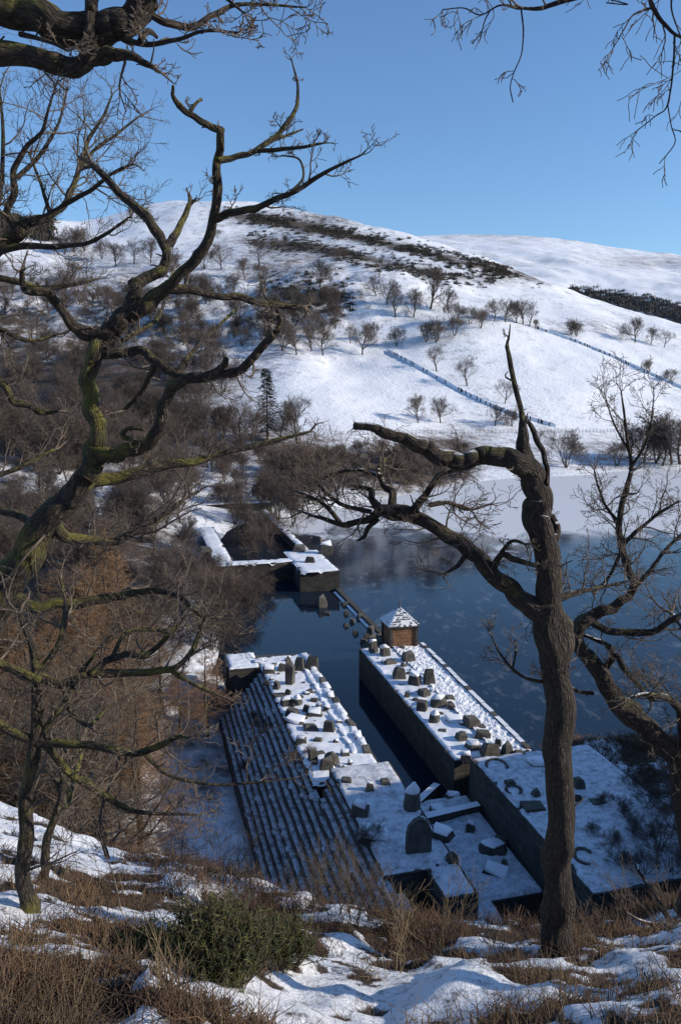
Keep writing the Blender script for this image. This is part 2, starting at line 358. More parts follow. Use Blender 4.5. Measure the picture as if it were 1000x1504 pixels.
def near0(x, y):
    x = np.asarray(x, float); y = np.asarray(y, float)
    s = x/np.maximum(y, 5.0); T = np.interp(s, _S, _T); yc = np.interp(s, _S, _YC)
    a = T-1.7/yc
    z = -1.7-a*np.minimum(y, yc)
    z = np.where(y < 0, -1.7-.8*y, z)  # unseen slope behind the eye, steepened to cut skylight on the dam
    ov = np.maximum(y-yc, 0); z = z-np.where(ov < 2, .5*a*ov+.16*ov*ov, 0)-np.where(ov >= 2, a+.64+1.02*(ov-2), 0)
    z = H+z
    # right of the view the bank runs on along the lake and climbs into an unseen spur shaped to shade the near dam
    rz = np.minimum(3.2+np.clip(54-y, -6, 200)*.8+np.clip(x-26, 0, 200)*.10, 25.5+np.clip(x-26, 0, 200)*.22)
    k = sstep(22, 34, x); z = np.where(k > 0, np.maximum(z*(1-k)+rz*k, z), z)
    # shelf of heather beside the dam's end
    sh = 3.35+.05*(x-14)-.6*np.clip(y-45.5, 0, 9)-2.5*np.clip(13.5-x, 0, 5)
    z = np.where((x > 8) & (y > 28), np.maximum(z, sh), z)
    # left: hillside closes the view
    return np.maximum(z, -12)
def near(x, y):
    z = near0(x, y); k = np.clip((y+10)/12, 0, 1)
    h = heath(x, y)
    z = z+(fbm(x/1.9, y/1.7, 3, 51)-.5)*.55+(fbm(x/.45, y/.4, 4, 53)-.5)*.26*(1-.5*h)-.05*h
    px, py = to_px(x, np.maximum(y, 1), near0(x, y))
    z = z+.20*blob(px, py, 670, 1462, 70, 24)+.18*blob(px, py, 222, 1478, 26, 34)+.14*blob(px, py, 800, 1480, 40, 18)+.12*blob(px, py, 300, 1300, 70, 20)
    return z
xs = np.concatenate([np.linspace(-90, -12, 40), np.linspace(-11.5, -7, 40), np.arange(-6.9, 6.2, .078), np.linspace(6.3, 13, 40), np.linspace(13.3, 30, 60), np.linspace(31, 190, 50)])
ys = np.concatenate([np.linspace(-90, -3, 30), np.linspace(-2.5, 2.8, 14), np.arange(2.9, 12.5, .07), np.linspace(12.6, 18, 40), np.linspace(18.4, 58, 90)])
nx, ny = np.meshgrid(xs, ys); nz = near(nx, ny); hv = heath(nx, ny)
far_ = (ny > 26); hv = np.where(far_, np.clip(fbm(nx/2.2, ny/1.6, 4, 77)*3-.95, 0, 1), hv)
me = mesh_np('near_bank', np.stack([nx, ny, nz], -1).reshape(-1, 3), grid_q(*nx.shape), M_NEAR, True); fattr(me, 'veg', (.2+.7*hv).ravel())
tag(mk('near_bank', me), kind='structure')
_NY = np.linspace(2.5, 26, 600)
def nhit(px, py):
    r = ray(px, py); s = r[0]/r[1]; d = H+r[2]/r[1]*_NY-near(s*_NY, _NY); k = int(np.argmax(d < 0)); y = _NY[k]
    return Vector((s*y, y, float(near(np.array([s*y]), np.array([y]))[0])))
def nz1(x, y): return float(near(np.array([x]), np.array([y]))[0])

# ------------------------------------------------------------ the lake, frozen
m, t, p = new_mat('lake_ice'); pos = geo_pos(t)
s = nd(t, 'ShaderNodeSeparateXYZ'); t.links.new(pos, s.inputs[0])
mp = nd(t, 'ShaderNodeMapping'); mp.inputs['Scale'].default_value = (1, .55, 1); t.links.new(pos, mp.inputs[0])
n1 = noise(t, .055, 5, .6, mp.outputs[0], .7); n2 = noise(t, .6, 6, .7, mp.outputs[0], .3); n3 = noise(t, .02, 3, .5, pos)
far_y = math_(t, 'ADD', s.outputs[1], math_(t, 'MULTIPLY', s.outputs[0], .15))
k = math_(t, 'DIVIDE', math_(t, 'SUBTRACT', far_y, 119), 26)                       # frost edge, with the hill shadow's dark side painted into the ice
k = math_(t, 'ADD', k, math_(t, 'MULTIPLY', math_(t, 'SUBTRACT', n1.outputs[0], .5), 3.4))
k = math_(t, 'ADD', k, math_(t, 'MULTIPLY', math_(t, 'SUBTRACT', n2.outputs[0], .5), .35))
frost_lit = ramp(t, k, [(.34, 0), (.5, .6), (.66, 1)]).outputs[0]
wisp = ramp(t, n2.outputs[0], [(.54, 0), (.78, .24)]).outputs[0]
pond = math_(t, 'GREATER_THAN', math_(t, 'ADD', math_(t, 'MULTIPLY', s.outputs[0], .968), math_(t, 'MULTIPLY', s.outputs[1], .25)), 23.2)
frost_lit = math_(t, 'MULTIPLY', math_(t, 'MAXIMUM', frost_lit, wisp), pond)
d2 = mixc(t, frost_lit, (.008, .016, .03), (.62, .63, .65))
t.links.new(d2, p.inputs['Base Color']); t.links.new(math_(t, 'ADD', math_(t, 'MULTIPLY', frost_lit, .5), .07), p.inputs['Roughness']); p.inputs['IOR'].default_value = 1.33
bump(t, p, n2.outputs[0], .12, .03)
WV = [(-20, 66.5), (-9, 66), (-7.4, 63.5), (2, 28), (30, 28), (200, 20), (300, 320), (-40, 320), (-32, 90)]
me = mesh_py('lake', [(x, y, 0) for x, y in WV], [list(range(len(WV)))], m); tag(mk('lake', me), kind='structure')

# ------------------------------------------------------------ the broken dam
AX = Vector((-.25, .968, 0)).normalized(); NX = Vector((.968, .25, 0)).normalized()
def W(u, v, z): return NX*u+AX*v+Vector((0, 0, z))
def UV(p): return p.dot(NX), p.dot(AX)
ROTD = math.atan2(AX.y, AX.x)-math.pi/2
def prism(name, uv, z0, z1, mat, parent, top=None, jit=0, batter=0):
    """block with a plan outline in dam coordinates"""
    n = len(uv); V = [W(u, v, z0) for u, v in uv]+[W(u, v, z1) for u, v in uv]
    Fc = [list(range(n))[::-1], [n+i for i in range(n)]]+[[i, (i+1) % n, n+(i+1) % n, n+i] for i in range(n)]
    me = mesh_py(name, V, Fc, [mat] if top is None else [mat, top], midx=[0, 0 if top is None else 1]+[0]*n)
    bm = bmesh.new(); bm.from_mesh(me); bmesh.ops.recalc_face_normals(bm, faces=bm.faces)
    bm.to_mesh(me); bm.free(); return mk(name, me, parent)
def snow_sheet(name, u0, u1, v0, v1, z, th, parent, seed, res=.16, mat=None, edge=.12, bumpy=.09, ragged=0.1):
    nu = max(4, int((u1-u0)/res)); nv = max(4, int((v1-v0)/res))
    a, b = np.meshgrid(np.linspace(0, 1, nu), np.linspace(0, 1, nv))
    u = u0+(u1-u0)*a; v = v0+(v1-v0)*b
    d = np.minimum(np.minimum(u-u0, u1-u), np.minimum(v-v0, v1-v))
    z_ = z-.03+(th*(.6+.8*fbm(u/1.1, v/1.1, 3, seed))+bumpy*(fbm(u/.33, v/.33, 3, seed+3)-.4))*sstep(0, edge, d)
    # ragged bare patches near the edges sink below the stone
    z_ = z_-ragged*sstep(.62, .75, fbm(u/.5, v/.5, 3, seed+5))*sstep(.7, .1, d)
    X = NX.x*u+AX.x*v; Y = NX.y*u+AX.y*v
    me = mesh_np(name, np.stack([X, Y, z_], -1).reshape(-1, 3), grid_q(nv, nu), mat or M_SNOW, True)
    return mk(name, me, parent)
def step(u0, w_, z0, z1, v0, v1, parent, seed):
    n = int((v1-v0)/.45); vv = np.linspace(v0, v1, n); rnd = np.random.default_rng(seed)
    fu = u0+(fbm(vv/1.4, vv*0+seed*3.7, 3, seed)-.5)*.1+rnd.uniform(-.015, .015, n)
    zt = z1+(fbm(vv/1.7, vv*0+seed, 2, seed+9)-.5)*.08
    V = []; Fc = []; mi = []
    for k in range(n):
        V += [W(fu[k]-.02, vv[k], z0), W(fu[k], vv[k], zt[k]-.07), W(fu[k]+.1, vv[k], zt[k]), W(u0+w_+.2, vv[k], zt[k]+.05), W(u0+w_+.2, vv[k], z0)]
    for k in range(n-1):
        a = k*5; b = a+5
        for j, mm in ((0, 0), (1, 0 if rnd.random() < .9 else 1), (2, 1), (3, 0)): Fc.append([a+j, a+j+1, b+j+1, b+j]); mi.append(mm)
    Fc += [[0, 1, 2, 3, 4], [n*5-5+j for j in (4, 3, 2, 1, 0)]]; mi += [0, 0]
    me = mesh_py('step', V, Fc, [M_STEP, M_SHADE_THINS], midx=mi); return mk('step', me, parent)

zL, zM, zN, zR_ = 2.5, 2.5, 3.4, 3.7
left = empty('dam_pier', W(11, 52, -1)); left_inv = Matrix.Translation(-left.location)
def keep(o):                                          # parts are modelled in world space: undo the parent's offset
    o.matrix_parent_inverse = Matrix.Translation(-o.parent.location); return o
tag(left, 'wide snowy dam pier with stepped face and strewn stone blocks beside the dark channel', 'dam')
keep(prism('masonry_body', [(8.95, 41), (13.4, 41), (13.4, 62.6), (9.2, 63.2), (6.6, 64.4), (6.4, 61.2), (8.95, 60)], -3, zL, M_MAS, left))
keep(snow_sheet('deck_snow', 8.95, 13.3, 40.9, 62.5, zL, .1, left, 4)); keep(snow_sheet('deck_snow', 6.6, 9.0, 60.6, 64.0, zL, .1, left, 5))
for k in range(10): keep(step(8.95-.34*(k+1), .34, -3, zL-.33*(k+1)+.02, 25+.4*k, 59.8-.1*k, left, 100+k))
keep(prism('wall_return', [(6.5, 60.2), (8.9, 60.2), (8.9, 60.9), (6.5, 60.9)], -3, zL+.05, M_MAS, left)); keep(snow_sheet('wall_snow', 6.5, 8.9, 60.25, 60.85, zL+.06, .08, left, 6, .1))

nl = empty('dam_abutment', W(11.5, 35, 0)); tag(nl, 'raised square dam block with an arched slab on its snowy top', 'dam')
keep(prism('masonry_body', [(9.9, 30.6), (11.9, 30.6), (11.9, 28.5), (13.45, 28.5), (13.45, 40.9), (9.9, 40.9)], -4, zN, M_MAS, nl))
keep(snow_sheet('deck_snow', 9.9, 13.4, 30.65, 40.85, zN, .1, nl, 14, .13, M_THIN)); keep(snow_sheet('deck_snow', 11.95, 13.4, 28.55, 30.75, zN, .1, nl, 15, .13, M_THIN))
for k in range(3): keep(step(9.9-.34*(k+1)+.03, .31, -3, zN-.3*(k+1)+.04, 26-.3*k, 40.3-.5*k, nl, 130+k))
keep(prism('low_ledge', [(8.95, 29.2), (10.8, 29.2), (10.8, 30.55), (8.95, 30.55)], -4, 2.5, M_MAS, nl, M_SNOW))

mid = empty('dam_pier', W(20, 52, 0)); tag(mid, 'long narrow dam pier with the valve house at its far end', 'dam')
keep(prism('masonry_body', [(17.8, 41.6), (22.8, 41.6), (23.4, 62.4), (23.3, 65.2), (19.6, 65.2), (17.8, 62.6)], -3, zM, M_MAS, mid))
keep(snow_sheet('deck_snow', 17.85, 20.9, 41.7, 62.5, zM, .1, mid, 24, .14)); 
# cobbled apron sloping to the lake: many small stones under thin snow
na, nb = 22, 170
a, b = np.meshgrid(np.linspace(20.6, 22.95, na), np.linspace(41.7, 62.4, nb)); u = a+.0*b+(b-41.6)*.028*(a-20.6)/2.3
cell = vnoise(u/.22, b/.3, 61); z_ = zM+.02+.16*(1-((u-20.6)/2.9))+.13*(cell-.5)+.08*(vnoise(u/.1, b/.12, 62)-.5)
ap = mk('stone_apron', mesh_np('stone_apron', np.stack([NX.x*u+AX.x*b, NX.y*u+AX.y*b, z_], -1).reshape(-1, 3), grid_q(nb, na), M_SNOWR), mid); ap['kind'] = 'stuff'; keep(ap)
for k in range(26):                                   # coping stones on the lake edge
    v = 41.9+k*.79; o = prism('coping_stone', [(22.62+(v-41.6)*.03, v), (22.95+(v-41.6)*.03, v), (22.95+(v-41.6)*.03, v+.77), (22.62+(v-41.6)*.03, v+.77)], zM-.1, zM+.16+.05*random.random(), M_ROCK, mid, M_ROCK if k % 6 == 0 else M_SNOWC); keep(o)

rb = empty('dam_abutment', W(21.5, 33, 0)); tag(rb, 'broad dam block with curved iron-dark stones on shaded snow, against heathery bank', 'dam')
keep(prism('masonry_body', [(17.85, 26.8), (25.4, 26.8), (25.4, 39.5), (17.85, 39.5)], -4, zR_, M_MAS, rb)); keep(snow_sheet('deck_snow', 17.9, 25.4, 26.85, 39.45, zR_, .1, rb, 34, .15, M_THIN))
fl = empty('spillway_floor', W(15.6, 34, 0)); tag(fl, 'sunken snowy spillway floor between two raised dam blocks', 'spillway')
keep(prism('masonry_body', [(13.5, 28.8), (15.1, 28.8), (15.1, 30.5), (17.8, 30.5), (17.8, 39.6), (13.5, 39.6)], -4, 1.35, M_MAS, fl))
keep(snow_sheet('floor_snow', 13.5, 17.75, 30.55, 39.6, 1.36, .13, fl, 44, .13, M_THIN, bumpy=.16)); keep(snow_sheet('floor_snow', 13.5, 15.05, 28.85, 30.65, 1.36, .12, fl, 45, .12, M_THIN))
wb = prism('weir_beam', [(13.6, 37.0), (17.7, 37.6), (17.7, 38.1), (13.6, 37.6)], 1.0, 1.85, M_MAS, None, M_SNOWC); tag(wb, 'straight snow-topped stone beam lying across the spillway floor', 'stone beam')
wb2 = prism('fallen_beam', [(13.9, 40.0), (16.9, 42.6), (17.2, 42.3), (14.3, 39.7)], -.6, .75, M_MAS, None, M_SNOWC); tag(wb2, 'slanting fallen stone beam between channel water and spillway floor', 'stone beam')

fp = empty('dam_pier', W(20, 100, 0)); tag(fp, 'far ruined dam chamber with open snowy wall tops beyond the pond', 'dam')
for nm, uv, z in [('right_deck', [(18.6, 91.2), (23.3, 90.6), (23.4, 103), (19.2, 103)], 2.5), ('cross_wall', [(10.4, 97.4), (19.3, 97), (19.3, 99.2), (10.4, 99.2)], 2.4), ('left_wall', [(9.2, 97), (11.4, 97), (11.6, 125), (10, 125)], 2.3), ('lake_wall', [(22.3, 103), (23.4, 103), (23.6, 146), (22.5, 146)], 1.3), ('back_wall', [(3, 147.5), (24.5, 146.2), (24.5, 148.6), (3, 150)], 2.6)]:
    keep(prism(nm, uv, -3, z, M_MAS, fp)); us = [p_[0] for p_ in uv]; vs_ = [p_[1] for p_ in uv]
    keep(snow_sheet('wall_snow', min(us)+.05, max(us)-.05, min(vs_)+.05, max(vs_)-.05, z, .12, fp, int(min(vs_)), .3, ragged=.3))
tw = prism('weir_wall', [(22.7, 65.2), (23.25, 65.2), (23.3, 90.6), (22.75, 90.6)], -2, .35, M_MAS, None); tag(tw, 'thin dark wall just above water linking valve house to far chamber', 'wall')
sn_ = snow_sheet('edge_snow', 22.3, 22.72, 66.5, 90, .1, .08, tw, 71, .2)

# valve house
hc = W(21.6, 63.2, zM); hs = empty('valve_house', hc, ROTD); tag(hs, 'small square stone house with snowy pyramid roof and finial on the dam', 'house')
hw, wh, rh = 1.13, 1.75, 1.3
def boxm(name, x0, x1, y0, y1, z0, z1, mat, parent):
    V = [(x, y, z) for z in (z0, z1) for x, y in ((x0, y0), (x1, y0), (x1, y1), (x0, y1))]
    Fc = [[3, 2, 1, 0], [4, 5, 6, 7], [0, 1, 5, 4], [1, 2, 6, 5], [2, 3, 7, 6], [3, 0, 4, 7]]
    return mk(name, mesh_py(name, V, Fc, mat), parent)
boxm('wall', -hw, hw, -hw, -hw+.3, -.4, wh, M_HOUSE, hs); boxm('wall', -hw, hw, hw-.3, hw, -.4, wh, M_HOUSE, hs)
boxm('wall', -hw-.003, -hw+.3, -hw+.3, hw-.3, -.4, wh, M_HOUSE, hs); boxm('wall', hw-.3, hw+.003, -hw+.3, hw-.3, -.4, wh, M_HOUSE, hs)
for sx in (-1, 1):
    for sy in (-1, 1): boxm('quoin', sx*hw-.12, sx*hw+.12, sy*hw-.12, sy*hw+.12, -.4, wh+.002, M_MAS, hs)
boxm('eave', -hw-.17, hw+.17, -hw-.17, hw+.17, wh, wh+.12, M_MAS, hs)
e = hw+.24; zb = wh+.13; apex = (0, 0, zb+rh)
rf = mk('roof', mesh_py('roof', [(-e, -e, zb), (e, -e, zb), (e, e, zb), (-e, e, zb), apex], [[0, 1, 4], [1, 2, 4], [2, 3, 4], [3, 0, 4], [3, 2, 1, 0]], M_SNOWC), hs)
Vs = []; Fs = []; Vn = []; Fn = []; rr = random.Random(5)
for f in range(4):
    ca, sa = math.cos(f*math.pi/2), math.sin(f*math.pi/2); rows = 9
    for r_ in range(rows):
        t0 = r_/rows; t1 = (r_+1.25)/rows; y0 = -e*(1-t0); ww = e*(1-t0); nsl = max(1, int(2*ww/.24))
        for k in range(nsl):
            xa = -ww+2*ww*k/nsl+.012; xb = -ww+2*ww*(k+1)/nsl-.012
            lift = .05+.012*rr.random(); y1 = -e*(1-min(1, t1)); za = zb+rh*t0; zc = zb+rh*min(1, t1)
            snowed = rr.random() < (.45 if f in (0, 1) else .97)
            sh = 1-.25/rows
            q4 = [(xa, y0-.03, za+lift), (xb, y0-.03, za+lift), (xb*sh, y1, zc+.012), (xa*sh, y1, zc+.012), (xa, y0-.03, za+lift-.045), (xb, y0-.03, za+lift-.045)]
            L_, FF = (Vn, Fn) if snowed else (Vs, Fs); n0 = len(L_)
            for (x, y, z) in q4: L_.append((x*ca-y*sa, x*sa+y*ca, z+(.03 if snowed else 0)))
            FF += [[n0, n0+1, n0+2, n0+3], [n0+4, n0+5, n0+1, n0]]
            if not snowed:                            # snow lodged on the upper half
                n1_ = len(Vn); w1 = .45+.3*rr.random()
                g = [tuple(Vector(q4[0]).lerp(Vector(q4[3]), 1-w1)), tuple(Vector(q4[1]).lerp(Vector(q4[2]), 1-w1)), q4[2], q4[3]]
                for (x, y, z) in g: Vn.append((x*ca-y*sa, x*sa+y*ca, z+.02))
                Fn.append([n1_, n1_+1, n1_+2, n1_+3])
o = mk('slates', mesh_py('slates', Vs, Fs, M_SLATE), rf); o['kind'] = 'stuff'; o = mk('roof_snow', mesh_py('roof_snow', Vn, Fn, M_SNOWC), rf); o['kind'] = 'stuff'
P_ = np.array([[[0, 0, zb+rh-.1], [0, 0, zb+rh+.15], [0, 0, zb+rh+.3], [0, 0, zb+rh+.42], [0, 0, zb+rh+1.0]]]); mk('finial', tube_mesh('finial', [(P_, np.array([[.1, .1, .045, .06, .012]]), 8)], M_METAL), hs)

# ------------------------------------------------------------ stones
def rock_meshes(n, kind):
    out = []
    for k in range(n):
        r_ = random.Random(900+k*7+{'block': 0, 'slab': 300, 'round': 600, 'pillar': 1200, 'arch': 2000}[kind]); pts = []
        if kind == 'arch':
            for j in range(13):
                a_ = math.pi*j/12; pts += [(.5*math.cos(a_), -.5+.06*r_.random(), .5+.5*math.sin(a_)), (.5*math.cos(a_), .5, .5+.5*math.sin(a_)-.02)]
            pts += [(-.5, -.5, 0), (.5, -.5, 0), (-.5, .5, 0), (.5, .5, 0)]
        else:
            tp = {'block': .72, 'slab': .85, 'round': .7, 'pillar': .88}[kind]
            for zz in (0, .35, .72, 1):
                for ax in (-1, 1):
                    for ay in (-1, 1):
                        f_ = 1-(1-tp)*zz; j = .2
                        x = .5*ax*f_*(1-r_.random()*j*2); y = .5*ay*f_*(1-r_.random()*j*2)
                        if kind == 'round': g = math.sqrt(max(0, 1-(max(0, zz-.3)/.75)**2)); x *= g; y *= g
                        pts.append((x, y, zz*(1-r_.random()*(.45 if zz == 1 else .12))))
                if kind == 'round': pts += [(.5*math.cos(q_)*(1-.2*zz), .5*math.sin(q_)*(1-.2*zz), min(zz, .7)) for q_ in (0, 1.57, 3.14, 4.71)]
        bm = bmesh.new(); vv = [bm.verts.new(q_) for q_ in pts]; h_ = bmesh.ops.convex_hull(bm, input=vv)
        bmesh.ops.delete(bm, geom=[g for g in bm.verts if not g.link_faces], context='VERTS')
        bmesh.ops.bevel(bm, geom=list(bm.edges), offset=.025, segments=1, affect='EDGES')
        for v in bm.verts:
            v.co += Vector((r_.uniform(-1, 1), r_.uniform(-1, 1), r_.uniform(-1, 1)))*.012
        me = bpy.data.meshes.new('stone'); bm.to_mesh(me); bm.free(); me.materials.append(M_ROCK)
        # snow cap: hull of the upper points, swollen
        top = [q_ for q_ in pts if q_[2] > (.3 if kind == 'slab' else .62)]; bm = bmesh.new()
        for (x, y, z) in top:
            for dz, g in ((-.02, 1.04), (.07, 1.0), (.1, .86)): bm.verts.new((x*g, y*g, z+dz))
        bmesh.ops.convex_hull(bm, input=list(bm.verts)); bmesh.ops.delete(bm, geom=[g for g in bm.verts if not g.link_faces], context='VERTS')
        bmesh.ops.bevel(bm, geom=list(bm.edges), offset=.02, segments=1, affect='EDGES')
        mc = bpy.data.meshes.new('snow_cap'); bm.to_mesh(mc); bm.free(); mc.materials.append(M_SNOWC)
        mc.polygons.foreach_set('use_smooth', [True]*len(mc.polygons)); out.append((me, mc))
    return out
RK = {'block': rock_meshes(9, 'block'), 'slab': rock_meshes(4, 'slab'), 'round': rock_meshes(4, 'round'), 'pillar': rock_meshes(4, 'pillar'), 'arch': rock_meshes(1, 'arch')}
rs = random.Random(11)
def stone(px, py, wpx, hpx, z, label, kind='block', cap=None, group=None, tilt=0, sink=.06, name='stone_block', rz=None, dep=None):
    p = atz(px, py, z); s_ = scale_at(p); wd = wpx*s_*1.08; dep = dep or wd*rs.uniform(.75, 1.05)
    hh = 1.22*max(.18, (hpx*s_-dep*.35)/.92) if kind != 'slab' else max(.15, hpx*s_*.7)
    me, mc = rs.choice(RK[kind]); o = mk(name, me); p.y += dep*.4
    o.location = (p.x, p.y, z-sink); o.scale = (wd, dep, hh+sink); o.rotation_euler = (R(rs.uniform(-5, 5)), R(tilt+rs.uniform(-4, 4)), R(rs.uniform(-25, 25)) if rz is None else rz)
    tag(o, label, 'stone', group)
    if cap or (cap is None and rs.random() < .22): mk('snow_cap', mc, o)
    return o
GL = 'broken stone blocks on the stepped pier'; LL = 'broken grey stone block standing on the stepped dam pier'
zx = lambda l, ox, oy, k: [(ox+a[0]/k, oy+a[1]/k, a[2]/k, a[3]/k)+tuple(a[4:]) for a in l]
for a in zx([(300, 268, 56, 150, 'pillar', False, 'tallest upright square stone post on the stepped dam pier'), (330, 500, 105, 52, 'slab', True, 'flat snow-topped slab lying on the stepped dam pier'), (420, 542, 92, 48, 'slab', False, 'dark slab tilted against the flat snow-topped slab'), (627, 692, 58, 60, 'block', True, 'square block with thick white snow top near the kerb stones'), (550, 742, 92, 90, 'round', False, 'rounded dome-shaped stone on the stepped dam pier'),
      (175, 205, 82, 70), (255, 192, 56, 62), (360, 187, 72, 92), (432, 182, 84, 92), (222, 297, 42, 62), (238, 345, 92, 48), (285, 395, 84, 72), (310, 455, 84, 68), (442, 460, 112, 72, 'block', True), (446, 372, 60, 42), (535, 550, 72, 88), (370, 616, 72, 60), (466, 606, 62, 42), (438, 722, 60, 92), (482, 682, 60, 40), (515, 776, 92, 95), (655, 740, 32, 36), (382, 262, 26, 20), (345, 392, 56, 70, 'round', True), (470, 410, 46, 44), (400, 330, 46, 34, 'round', True), (165, 268, 46, 40), (520, 420, 40, 40), (590, 500, 46, 40, 'block', True), (290, 330, 40, 46), (400, 430, 50, 60), (120, 140, 60, 26, 'slab')], 350, 940, 4):
    kind = a[4] if len(a) > 4 else 'block'; cap = a[5] if len(a) > 5 else None; lb = a[6] if len(a) > 6 else LL
    stone(*a[:4], zL, lb, kind, cap, None if len(a) > 6 else GL)
for k in range(19):                                   # kerb along the channel
    v = 44.2+k*.98; w_ = W(13.02+rs.uniform(-.1, .1), v, zL-.08); me, mc = rs.choice(RK['slab']); o = mk('kerb_stone', me)
    o.location = w_; o.scale = (.55, rs.uniform(.95, 1.3), rs.uniform(.25, .5)); o.rotation_euler.z = ROTD+R(rs.uniform(-10, 10))
    tag(o, 'low kerb stone in the row along the channel edge of the stepped pier', 'kerb stone', 'kerb stones by the channel')
    if k % 4: mk('snow_cap', mc, o)
for k in range(14):
    v = 44.6+k*1.15; me, mc = rs.choice(RK['slab']); o = mk('kerb_stone', me); o.location = W(12.3+rs.uniform(-.08, .08), v, zL-.08); o.scale = (.42, rs.uniform(1.1, 1.5), rs.uniform(.2, .34)); o.rotation_euler.z = ROTD+R(rs.uniform(-8, 8))
    tag(o, 'low stone in the inner row beside the kerb of the stepped pier', 'kerb stone', 'inner row of kerb stones'); mk('snow_cap', mc, o)
for k in range(34):
    me, mc = rs.choice(RK[rs.choice(['block', 'slab', 'block'])]); o = mk('rubble_stone', me); s_ = rs.uniform(.2, .5); o.location = W(rs.uniform(9.3, 12.2), rs.uniform(42, 62), zL); o.scale = (s_, s_*rs.uniform(.7, 1.2), s_*rs.uniform(.5, .9)); o.rotation_euler = (R(rs.uniform(-20, 20)), R(rs.uniform(-20, 20)), rs.uniform(0, 6.28))
    tag(o, 'small rubble stone scattered between blocks of the stepped pier', 'stone', 'rubble on the stepped pier')
    if rs.random() < .5: mk('snow_cap', mc, o)
for k in range(22):
    me, mc = rs.choice(RK[rs.choice(['block', 'slab', 'block'])]); o = mk('rubble_stone', me); s_ = rs.uniform(.2, .5); o.location = W(rs.uniform(18.6, 21), rs.uniform(42.3, 60), zM); o.scale = (s_, s_*rs.uniform(.7, 1.2), s_*rs.uniform(.5, .9)); o.rotation_euler = (R(rs.uniform(-20, 20)), R(rs.uniform(-20, 20)), rs.uniform(0, 6.28))
    tag(o, 'small rubble stone scattered between blocks of the long pier', 'stone', 'rubble on the long pier')
    if rs.random() < .5: mk('snow_cap', mc, o)
GM = 'broken stone blocks on the long pier'; LM = 'broken brown stone block standing on the long pier before valve house'
for a in zx([(160, 268, 46, 72), (220, 284, 52, 68), (335, 316, 66, 74), (300, 250, 36, 34), (240, 326, 62, 36, 'slab', False), (288, 398, 62, 78), (362, 428, 66, 78, 'block', True), (437, 424, 60, 84), (325, 487, 26, 38), (365, 470, 60, 22, 'slab', True), (412, 484, 58, 62), (402, 556, 62, 80), (482, 532, 84, 74, 'round', True), (535, 504, 54, 46), (460, 612, 52, 66, 'round', True), (645, 640, 84, 80), (560, 612, 84, 38, 'slab', True), (595, 702, 62, 62), (652, 748, 74, 64, 'block', True), (705, 692, 92, 62), (735, 778, 96, 84), (820, 772, 56, 74), (878, 782, 58, 46), (616, 802, 58, 62, 'block', True), (545, 545, 50, 40), (600, 625, 40, 30, 'block', True), (690, 640, 50, 36), (770, 735, 40, 50), (500, 655, 40, 20, 'slab')], 500, 880, 3.3333):
    stone(*a[:4], zM, LM, a[4] if len(a) > 4 else 'block', a[5] if len(a) > 5 else None, GM)
for a in zx([(147, 180, 42, 26, 'slab', None, 'thin dark slab at the raised block\'s back edge'), (232, 212, 36, 42, 'block', None, 'small upright stone on the raised square block'), (290, 187, 38, 30, 'slab', None, 'small leaning slab by the raised block\'s back corner'), (195, 305, 78, 66, 'block', True, 'large cubic stone behind the shrub on raised square block'), (390, 285, 62, 95, 'round', True, 'big boulder half buried in snow at raised block\'s edge'), (500, 390, 86, 58, 'block', True, 'wide broken stone beside the arched slab'), (537, 474, 46, 46, 'round', False, 'small round stone at the raised block\'s front corner'), (245, 392, 110, 48, 'slab', True, 'low rough stone among shrub twigs on raised block')], 450, 1080, 2.5):
    stone(*a[:4], zN, a[6], a[4], a[5])
o = stone(450+410/2.5, 1080+436/2.5, 34, 46, zN, 'upright stone slab with a rounded arch top', 'arch', False, rz=R(8), dep=.38, name='arched_slab')
def ring(px, py, wpx, hpx, z, label, a0=0, a1=300):
    p = atz(px, py, z); s_ = scale_at(p); n = 18; r_ = random.Random(int(px)); P_ = []; Rr = []
    for k in range(n):
        a_ = R(a0+(a1-a0)*k/(n-1)); P_.append((.5*wpx*s_*math.cos(a_), .5*hpx*s_*2.0*math.sin(a_), .05+.04*r_.random())); Rr.append(.075+.05*r_.random())
    Rr[0] = Rr[-1] = .02
    o = mk('curved_stone', tube_mesh('curved_stone', [(np.array([P_]), np.array([Rr]), 6)], M_ROCK, False)); o.location = (p.x, p.y+.4, z-.0); tag(o, label, 'stone'); return o
ring(731, 1132, 30, 20, zR_, 'large ring-shaped dark stone on the broad dam block', -30, 200)
ring(756, 1168, 22, 14, zR_, 'small ring-shaped dark stone beside a pointed stone', -60, 250)
ring(861, 1268, 28, 20, zR_, 'ring-shaped dark stone near broad block\'s front edge', 20, 290)
for a in zx([(750, 190, 42, 34, 'block', False, 'small pointed stone beside small stone ring'), (843, 232, 32, 38, 'block', False, 'lone upright stone on the broad dam block'), (848, 122, 68, 40, 'slab', True, 'flat capstone at broad block\'s back edge'), (838, 285, 84, 26, 'slab', False, 'long thin dark slab beside the tall oak trunk')], 450, 1080, 2.5): stone(*a[:4], zR_, a[6], a[4], a[5])
for a in zx([(575, 518, 54, 64, 'block', False, 'dark cubic stone right of the oak trunk'), (565, 572, 44, 44, 'block', False, 'small dark stone below the cubic one by oak trunk'), (655, 582, 66, 22, 'slab', False, 'thin slab close to the heathery bank')], 650, 980, 2.857): stone(*a[:4], zR_, a[6], a[4], a[5])
